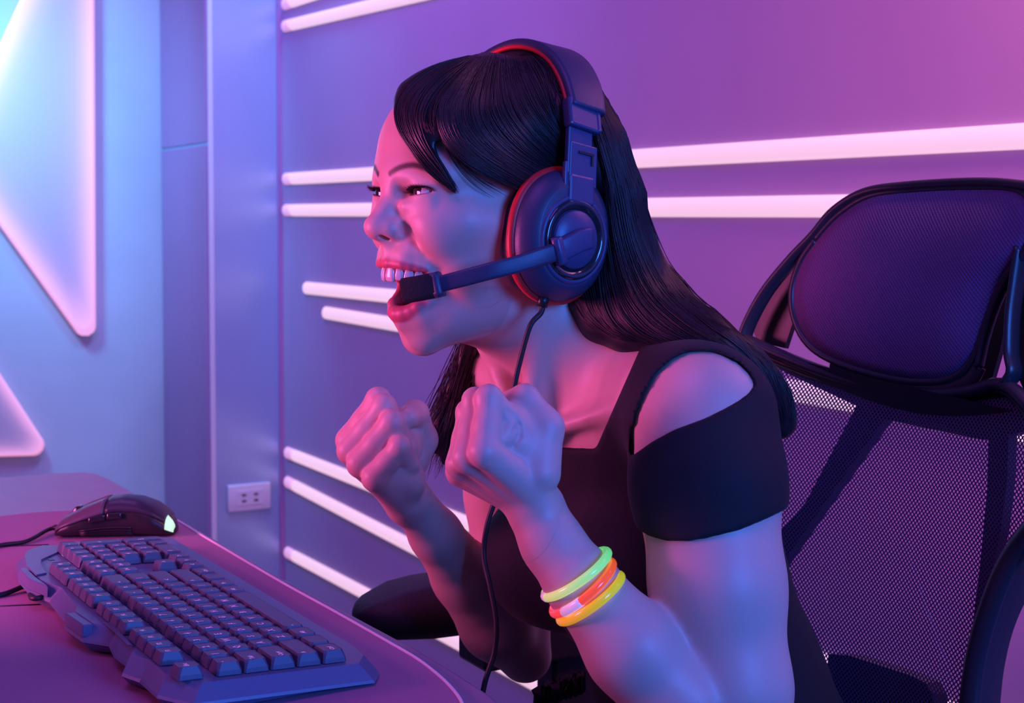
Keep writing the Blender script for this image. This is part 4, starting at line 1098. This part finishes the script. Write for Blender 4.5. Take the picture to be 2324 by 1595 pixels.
# lashes
M['lash'] = mat('black_lash', (0.006, 0.004, 0.006), 0.5)
for s in (1, -1):
    lv = []
    for t in np.linspace(-0.95, 0.98, 30):
        e_ = np.array([14.0 * t, 8.6, 3.2 * math.sqrt(max(0, 1 - t * t)) * 0.9]); p0 = EO[s] + LIDROT[s] @ e_; p0 = EYE[s] + unit(p0 - EYE[s]) * 13.2
        o_ = unit(p0 - EYE[s]); p1 = p0 + o_ * 3.2 + np.array([0, s * 1.6 * t, -0.2]); p2 = p1 + o_ * 2.2 + np.array([0, s * 2.2 * max(t, -0.3), 1.6 + 0.8 * math.sin(t * 37)])
        lv.append([hw_(p0), hw_(p1), hw_(p2)])
    Vs, Fs = [], []
    for l in lv:
        v, f_ = sweep(spline(np.array(l), 5), lambda i: circ(0.00032 * (1.05 - i / 4.2), 4), up=HL); Fs += [tuple(x + sum(len(q_) for q_ in Vs) for x in g_) for g_ in f_]; Vs.append(v)
    mesh_np('eyelashes', np.concatenate(Vs), Fs, M['lash'], pers)
# ------------------------------------------------------------------ headset (head axes, mm)
M['hs'] = mat('dark_headset_shell', (0.035, 0.045, 0.10), 0.42, bump=0.12, bscale=1400)
M['hsblue'] = mat('satin_headset_plastic', (0.05, 0.065, 0.16), 0.36, bump=0.06, bscale=1400)
M['red'] = mat('red_headset_trim', (0.62, 0.02, 0.025), 0.42)
M['pad'] = mat('black_leatherette', (0.022, 0.018, 0.024), 0.5, bump=0.35, bscale=420)
M['foam'] = mat('black_mic_foam', (0.012, 0.012, 0.016), 0.9, bump=0.8, bscale=1100)
M['chrome'] = mat('dark_glossy_ring', (0.05, 0.06, 0.08), 0.14, metal=0.6, coat=0.6)
hset = thing('headset', 'black gaming headset with red trim and boom microphone on the player', 'headset', hw_((-14, 0, 150)))
W3 = lambda pts: np.array([hw_(p) for p in pts])
def oval(c, rf, ru, L, k=48, pw=2.15, tilt=0.0):
    a = np.linspace(0, 2 * np.pi, k, endpoint=False); ca, sa = np.cos(a), np.sin(a)
    e = 2 / pw; x = np.sign(ca) * np.abs(ca) ** e * rf; z = np.sign(sa) * np.abs(sa) ** e * ru
    return [(c[0] + xi, L + xi * tilt, c[1] + zi) for xi, zi in zip(x, z)]
def cup(sd):
    c = (-12.0, 3.0); O_ = lambda rf, ru, L, **k: W3([(f, l * sd, u) for f, l, u in oval(c, rf, ru, L, **k)])
    root = hset
    V, F = loft([O_(30, 37, 62), O_(37, 44, 62.5), O_(41, 48, 66), O_(41.5, 48.5, 71), O_(40, 47, 76), O_(36, 43, 78)]); cu = fix_normals(mesh_np('ear_cushion', V, F, M['pad'], root))
    V, F = loft([O_(38, 45, 75), O_(43.5, 50.5, 75.5), O_(45.6, 52.6, 77.5), O_(45.6, 52.6, 81), O_(44, 51, 83), O_(38, 45, 83.5)]); tr_ = fix_normals(mesh_np('red_trim', V, F, M['red'], root)); tr_['label'] = 'red ring round the ear cup'
    V, F = loft([O_(38, 45, 81), O_(42, 49, 82), O_(42.5, 49.5, 85), O_(41, 48, 90), O_(37, 44, 95.5), O_(31.5, 38.5, 99.5), O_(30.5, 37.5, 99.8)]); sh_ = fix_normals(mesh_np('ear_cup', V, F, M['hs'], root))
    dc = (-13.0, 0.5); D_ = lambda r, L: W3([(f, l * sd, u) for f, l, u in oval(dc, r, r * 1.08, L, pw=2.0)])
    V, F = loft([D_(31, 97), D_(31, 100.5), D_(29.6, 101.6), D_(28, 101.0)], cap=False); fix_normals(mesh_np('outer_ring', V, F, M['hsblue'], root))
    V, F = loft([D_(28.5, 98), D_(28, 101.5), D_(26.2, 102.8), D_(24, 102.2), D_(20.5, 99.6), D_(20, 98)], cap=False); fix_normals(mesh_np('gloss_ring', V, F, M['chrome'], root))
    V, F = loft([D_(20.5, 97), D_(20.5, 101.5), D_(19.3, 103), D_(6, 103.6)]); fix_normals(mesh_np('cup_disc', V, F, M['hsblue'], root))
    return cu
cup(1); cup(-1)
# headband: arc over the head in the plane of the cups
arcL = np.array([(92, 78), (90, 92), (84, 106), (72, 122.5), (54, 137.5), (30, 148), (0, 152.5)])
arcL = np.r_[arcL, (arcL[:-1] * [-1, 1])[::-1]]; arc = spline(arcL, 61)
def band(name, i0, i1, prof, m, fc=lambda i: -20.0, fwd=HF):
    path = W3([(fc(i), arc[i][0], arc[i][1]) for i in range(i0, i1)])
    ups = []
    for i in range(i0, i1):
        t = arc[min(i + 1, 60)] - arc[max(i - 1, 0)]; n = np.array([t[1], -t[0]]); n = n if n @ arc[i] > 0 or True else -n
        nn = unit(np.array([0, n[0], n[1]])); nn = nn if nn[2] * arc[i][1] + nn[1] * arc[i][0] > 0 else -nn; ups.append(HR @ nn)
    V, F = sweep(path, lambda i: prof(i0 + i), up=np.array(ups)); return fix_normals(mesh_np(name, V, F, m, hset))
wid = lambda i: 26 + 16 * (1 - abs(i - 30) / 30.0) ** 0.6
fc_ = lambda i: -15 - 9 * (1 - abs(i - 30) / 30.0)
band('headband_shell', 7, 54, lambda i: rrect(wid(i) / 1000, 0.009, 0.004, 4) + [0, 0.004], M['hs'], fc_)
band('headband_cushion', 8, 53, lambda i: rrect((wid(i) - 2) / 1000, 0.009, 0.0042, 4) + [0, -0.0045], M['pad'], fc_)
rt = band('red_piping', 8, 53, lambda i: circ(0.0019, 8) + [0, 0.001], M['red'], lambda i: fc_(i) + wid(i) / 2 - 0.6); rt['label'] = 'thin red piping along the front of the headband'
for sd in (1, -1):
    def hb(c, ax, half, name, m=M['hsblue'], bev=0.0012, par=hset):
        A_ = [HR @ unit(np.array([a[0], a[1] * sd, a[2]])) for a in ax]
        return bm_obj(name, box_bm(hw_((c[0], c[1] * sd, c[2])), A_, np.array(half) / 1000), m, par, bevel=bev, seg=2)
    axd = [(1, 0, 0.10), (0, -0.30, 0.95), (0, 0.95, 0.30)]; axd2 = [(1, 0, 0.05), (0, -0.12, 0.99), (0, 0.99, 0.12)]
    hb((-14, 90.5, 94), axd, (15.0, 11.5, 5.0), 'adjuster_block', bev=0.002)
    hb((-27.0, 90.5, 91), axd, (2.0, 9.0, 6.2), 'adjuster_rib')
    hb((-12.5, 93.2, 68), axd2, (11.5, 20, 2.6), 'slider')
    hb((-15.5, 95.2, 57), axd2, (13.2, 16, 2.8), 'slider_sleeve')
    hb((-17.0, 98.0, 66), axd2, (7.0, 0.9, 0.5), 'sleeve_notch', M['black'], 0)
    hb((-23.0, 98.0, 62), axd2, (0.9, 4.5, 0.5), 'sleeve_notch', M['black'], 0)
    hb((-14.5, 98.0, 38), [(1, 0, 0.02), (0, -0.14, 0.99), (0, 0.99, 0.14)], (12.0, 11, 3.2), 'yoke', bev=0.002)
    hb((-1.8, 96.2, 44), axd2, (2.6, 14, 2.2), 'yoke_rib')
# boom and microphone (left side only)
piv = [(-22, 106.0, 3), (-14, 106.5, 0.5), (-4, 106.5, -5), (4, 105.5, -10)]
V, F = sweep(spline(W3(piv), 10), rrect(0.0045 * 2, 0.0165, 0.002, 2), up=HU); fix_normals(mesh_np('boom_pivot', V, F, M['hsblue'], hset))
V, F = sweep(W3([(2, 106, -9), (8, 105, -11.5)]), rrect(0.011, 0.021, 0.002, 2), up=HU); fix_normals(mesh_np('boom_clip', V, F, M['hsblue'], hset))
bp_ = [(6, 105, -11), (18, 103, -16), (34, 98, -23.5), (52, 90, -31), (68, 77, -39), (80, 63, -45.5)]
V, F = sweep(spline(W3(bp_), 40), lambda i: rrect(0.006, 0.0135 - 0.0004 * i / 10, 0.0022, 3), up=HU); fix_normals(mesh_np('boom_arm', V, F, M['hs'], hset))
V, F = sweep(W3([(77, 66, -44.0), (81, 61.5, -46.2)]), rrect(0.0125, 0.0185, 0.003, 3), up=HU); fix_normals(mesh_np('mic_collar', V, F, M['hs'], hset))
mpth = W3([(79.5, 63, -45.3), (80.5, 62, -45.8), (89, 53.5, -49.5), (96.5, 46.5, -52.3), (97.3, 45.7, -52.6)])
V, F = sweep(mpth, lambda i: rrect(0.0130, 0.0185, 0.004, 4) * (0.88 if i in (0, 4) else 1.0), up=HU); fix_normals(mesh_np('mic_foam', V, F, M['foam'], hset))
hb2 = W3([(-3, 84, -43), (-2, 84, -52)]); tube('cable_relief', hb2, 0.0042, M['black'], hset, 10, up=HF)
cbl = [hw_((-2.5, 84, -45)), hw_((-2, 84, -56)), at(1203, 740, 1.085), at(1180, 820, 1.085), at(1166, 885, 1.085), at(1150, 990, 1.09), at(1130, 1110, 1.10), at(1106, 1190, 1.10), at(1098, 1260, 1.10), at(1112, 1330, 1.09), at(1126, 1410, 1.08), at(1122, 1480, 1.075), at(1100, 1550, 1.07), at(1085, 1640, 1.07)]
tube('cable', spline(np.array(cbl), 90), 0.0021, M['cable'], hset, 8, up=(0.3, 0.9, 0.1))

# ------------------------------------------------------------------ glow bracelets
def glow_mat(name, c1, c2, strength):
    m = bpy.data.materials.new(name); m.use_nodes = True; nt = m.node_tree; b = nt.nodes['Principled BSDF']
    a = nt.nodes.new('ShaderNodeAttribute'); a.attribute_name = 'turn'; r = nt.nodes.new('ShaderNodeValToRGB')
    r.color_ramp.elements[0].color = (*c1, 1); r.color_ramp.elements[1].color = (*c2, 1); r.color_ramp.interpolation = 'EASE'
    nt.links.new(a.outputs['Fac'], r.inputs['Fac']); nt.links.new(r.outputs['Color'], b.inputs['Base Color']); nt.links.new(r.outputs['Color'], b.inputs['Emission Color'])
    b.inputs['Emission Strength'].default_value = strength; b.inputs['Roughness'].default_value = 0.15; b.inputs['Coat Weight'].default_value = 0.5
    return m
M['plug'] = mat('clear_pink_connector', (0.85, 0.6, 0.75), 0.2, emit=(0.85, 0.42, 0.68), estr=0.45, coat=0.5)
def bracelet(pl, pr, Y, sag_, label, c1, c2, st, plug):
    a, b = at(*pl, Y), at(*pr, Y + 0.0); c = (a + b) / 2; e1 = unit(b - a); R = np.linalg.norm(b - a) / 2
    vx = unit(c - CAM); dn = unit(np.cross(e1, vx)); dn = dn if dn[2] < 0 else -dn
    e2 = unit(-vx * math.cos(sag_) + dn * math.sin(sag_))                # front of the loop, dipping towards the lower right
    o = thing('glow_bracelet', label, 'bracelet', c, 'glow stick bracelets on the near forearm')
    n = 72; an = np.linspace(0, 2 * np.pi, n, endpoint=False); pth = np.array([c + e1 * R * math.cos(t) + e2 * R * 1.10 * math.sin(t) for t in an])
    V, F = sweep(pth, circ(0.0032, 12), up=np.cross(e1, e2), closed=True)
    tb = mesh_np('glow_tube', V, F, glow_mat('glow_' + label.split()[0], c1, c2, st), o, extra={'turn': np.repeat((np.cos(an) + 1) / 2, 12)})
    i0, i1 = plug; V, F = sweep(pth[i0:i1], circ(0.0036, 12), up=np.cross(e1, e2)); mesh_np('connector', V, F, M['plug'], o)
    return o
bracelet((1238, 1352), (1378, 1252), 0.985, 0.20, 'green glow stick bracelet, nearest the wrist of the three', (0.62, 0.72, 0.22), (0.16, 0.78, 0.20), 0.72, (33, 37))
bracelet((1257, 1390), (1388, 1276), 0.983, 0.22, 'orange glow stick bracelet with a pink connector, in the middle of the three', (0.95, 0.06, 0.06), (0.90, 0.10, 0.02), 0.72, (21, 29))
bracelet((1272, 1408), (1408, 1306), 0.981, 0.20, 'yellow glow stick bracelet, nearest the elbow of the three', (0.80, 0.32, 0.02), (0.50, 0.52, 0.02), 0.72, (50, 54))

# ------------------------------------------------------------------ chair
chair = thing('office_chair', 'dark mesh office chair with a tall headrest behind the player', 'chair', (at(2000, 700, 1.30)[0], 1.33, 0.0))
CC = at(2000, 700, 1.30); CN = unit([-0.78, -0.60, 0.15]); CH = unit(np.cross(ZV, CN)); CH = CH if CH[0] > 0 else -CH; CUp = np.cross(CN, CH); CUp = CUp if CUp[2] > 0 else -CUp
def ch(x, y, off=0.0, bow=0.9):
    o = off
    for _ in range(4):
        p = on_plane(x, y, CC + CN * o, CN); s = (p - CC) @ CH; o = off + bow * s * s
    return p
def cpath(l, n, off=0.0, bow=0.9): return np.array([ch(x, y, off, bow) for x, y in spline(np.array(l, float), n)])
def ctube(name, l, n, w, h, off=0.0, m=M['chair'], par=chair):
    V, F = sweep(cpath(l, n, off), circ(w, 12, h), up=CN); return fix_normals(mesh_np(name, V, F, m, par))
def blob(name, outl, off, bulge, m, n=72, rings=8, back=-0.006, par=chair):
    """cushion or net panel filled from its outline, with a UV map in metres"""
    o = spline(np.array(outl, float), n, closed=True); c = o.mean(0); R_ = []
    for i in range(rings + 1):
        k = 1 - i / rings * 0.97; b = off + bulge * (1 - k ** 3)
        R_.append(np.array([ch(*(c + (p - c) * k), b) for p in o]))
    if back is not None: R_ = [np.array([ch(*(c + (p - c) * 0.97), off + back) for p in o])] + R_
    V, F = loft(R_, cap=False); k = n; F.append(tuple(range((len(R_) - 1) * k, len(R_) * k)))
    if back is not None: F.append(tuple(range(k))[::-1])
    ob = mesh_np(name, V, F, m, par); uvmap(ob); return ob
def uvmap(ob):
    me = ob.data; uv = me.uv_layers.new(name='UVMap'); co = np.empty(len(me.vertices) * 3, np.float32); me.vertices.foreach_get('co', co); co = co.reshape(-1, 3) - CC
    li = np.empty(len(me.loops), np.int32); me.loops.foreach_get('vertex_index', li); q = np.stack([co @ CH, co @ CUp], 1)[li]; uv.data.foreach_set('uv', q.astype(np.float32).ravel())
PADO = [(1850,545),(1900,490),(1970,446),(2060,432),(2200,425),(2310,430),(2345,470),(2338,550),(2275,640),(2238,735),(2208,815),(2160,858),(2080,866),(1990,851),(1890,818),(1832,778),(1802,718),(1798,655),(1818,592)]
blob('headrest_pad', PADO, 0.004, 0.016, M['padnet'])
ctube('pad_rim', PADO + [PADO[0]], 90, 0.0035, 0.0035, 0.003)
ctube('headrest_frame', [(1688,775),(1700,735),(1740,662),(1800,588),(1850,536),(1900,478),(1968,438),(2060,424),(2200,416),(2300,420),(2380,440),(2420,520)], 60, 0.005, 0.009, 0.0)
ctube('headrest_rail', [(1690,768),(1760,800),(1850,836),(1950,868),(2050,890),(2120,896),(2200,888),(2262,872),(2300,884),(2345,930)], 50, 0.0055, 0.008, 0.002)
ctube('headrest_rail', [(1692,782),(1760,816),(1850,851),(1950,882),(2050,902),(2120,907),(2200,900),(2262,886),(2300,900),(2345,950)], 50, 0.004, 0.006, -0.004)
ctube('rail_bridge', [(1890,822),(1960,850),(2050,872),(2140,878),(2200,862),(2222,830)], 30, 0.007, 0.004, 0.0)
def panel(name, poly, off, th, m, par=chair, dens=4, bow=0.9):
    P2 = []
    for a, b in zip(poly, poly[1:] + poly[:1]):
        for t in range(dens): P2.append((a[0] + (b[0] - a[0]) * t / dens, a[1] + (b[1] - a[1]) * t / dens))
    bm = bmesh.new(); A_ = [bm.verts.new(ch(x, y, off, bow)) for x, y in P2]; B_ = [bm.verts.new(v.co - Vector(CN * th)) for v in A_]
    n = len(P2); bm.faces.new(A_); bm.faces.new(B_[::-1])
    for i in range(n): bm.faces.new((A_[i], B_[i], B_[(i + 1) % n], A_[(i + 1) % n]))
    bmesh.ops.triangulate(bm, faces=[f for f in bm.faces if len(f.verts) > 4])
    return bm_obj(name, bm, m, par)
panel('side_wing', [(1812,592),(1800,620),(1792,680),(1798,735),(1780,790),(1720,775),(1706,745),(1740,668),(1790,604)], -0.022, 0.006, M['black'])
panel('side_wing', [(2312,604),(2290,640),(2250,735),(2226,820),(2190,862),(2200,876),(2252,856),(2268,800),(2285,720),(2305,650)], -0.022, 0.006, M['black'])
ctube('headrest_arm', [(2320,560),(2308,640),(2298,720),(2296,800),(2302,842),(2290,866)], 24, 0.0045, 0.010, 0.0)
ctube('headrest_arm', [(2222,832),(2240,755),(2270,670),(2310,600),(2345,545)], 24, 0.003, 0.006, 0.0)
panel('side_shell', [(2312,600),(2304,700),(2302,800),(2308,850),(2330,900),(2420,960),(2420,560)], -0.012, 0.02, M['chair'])
NETO = [(1640,800),(1700,800),(1780,842),(1860,868),(1960,898),(2060,914),(2150,918),(2250,905),(2310,905),(2400,940),(2420,1060),(2370,1160),(2300,1250),(2255,1330),(2222,1430),(2202,1530),(2195,1640),(2190,1720),(1900,1740),(1700,1720),(1640,1500),(1620,1200),(1625,950)]
blob('back_net', NETO, 0.0, 0.004, M['net'], 110, 10, None)
panel('back_beam', [(1690,790),(1780,838),(1788,848),(1936,884),(1952,908),(2010,952),(2100,966),(2230,998),(2300,985),(2420,960),(2420,880),(2250,895),(2060,905),(1850,850)], -0.012, 0.012, M['chair'])
panel('back_strut', [(1960,890),(2018,936),(1846,1178),(1740,1330),(1700,1290),(1828,1140)], -0.012, 0.012, M['chair'])
panel('back_strut', [(2244,960),(2290,965),(2286,1080),(2272,1200),(2245,1320),(2215,1480),(2200,1640),(2188,1640),(2200,1480),(2222,1300),(2240,1120)], -0.012, 0.012, M['chair'])
panel('lumbar_support', [(1880,1484),(1930,1488),(2000,1512),(2060,1530),(2102,1550),(2116,1575),(2122,1640),(2122,1720),(1860,1720)], -0.010, 0.02, M['black'])
ctube('back_frame', [(2420,1120),(2335,1210),(2284,1285),(2245,1380),(2217,1480),(2202,1580),(2196,1700)], 50, 0.009, 0.006, -0.001)
V, F = sweep(cpath([(2440,1165),(2345,1265),(2300,1330),(2262,1410),(2238,1500),(2226,1600),(2222,1700)], 50, -0.022), rrect(0.010, 0.045, 0.004, 3), up=CN); fix_normals(mesh_np('frame_side', V, F, M['chair'], chair))
# far armrest: padded top on a bracket
ar0 = at(806, 1398, 1.37); ax_ = unit(-NV); 
def apt(s, w=0.0, z=0.0): return ar0 + ax_ * s + UV_ * w + ZV * z
prof = []
for s_, w_, h_ in ((0.0, 0.006, 0.004), (0.003, 0.015, 0.008), (0.008, 0.023, 0.0125), (0.016, 0.030, 0.0165), (0.028, 0.036, 0.020), (0.045, 0.041, 0.0235), (0.07, 0.044, 0.026), (0.14, 0.046, 0.028), (0.24, 0.044, 0.026), (0.30, 0.038, 0.022), (0.32, 0.024, 0.014)):
    prof.append(np.array([apt(s_, x, z + 0.010 - (0.012 if s_ < 0.03 else 0.010)) for x, z in rrect(2 * w_, 2 * h_, min(w_, h_) * 0.9, 6)]))
V, F = loft(prof); fix_normals(mesh_np('armrest_pad', V, F, M['armpad'], chair))
bm_obj('armrest_bracket', box_bm(apt(0.20, 0.0, -0.045), (ax_, UV_, ZV), (0.075, 0.030, 0.022)), M['chair'], chair, bevel=0.004)
bm_obj('armrest_post', box_bm(apt(0.24, 0.0, -0.15), (ax_, UV_, ZV), (0.03, 0.018, 0.10)), M['chair'], chair, bevel=0.004)
sc0 = CC + CN * 0.24; sc0[2] = 0.36
bm_obj('seat', box_bm(sc0 + ZV * 0.0, (CN * [1, 1, 0] / np.linalg.norm(CN[:2]), CH, ZV), (0.24, 0.24, 0.03)), M['armpad'], chair, bevel=0.02, seg=3)
tube('gas_column', np.array([[sc0[0], sc0[1], 0.06], [sc0[0], sc0[1], 0.34]]), 0.028, M['black'], chair, 14, up=(1, 0, 0))
for i in range(5):
    a = i * 1.2566 + 0.3; d_ = np.array([math.cos(a), math.sin(a), 0]); c0_ = np.array([sc0[0], sc0[1], 0.085])
    tube('base_spoke', np.array([c0_, c0_ + d_ * 0.15 - ZV * 0.005, c0_ + d_ * 0.29 - ZV * 0.03]), np.array([0.024, 0.019, 0.014]), M['black'], chair, 8)
    cs = c0_ + d_ * 0.28; cs[2] = 0.028; tp = np.cross(d_, ZV)
    tube('caster', np.array([cs - tp * 0.022, cs + tp * 0.022]), 0.028, M['black'], chair, 16)
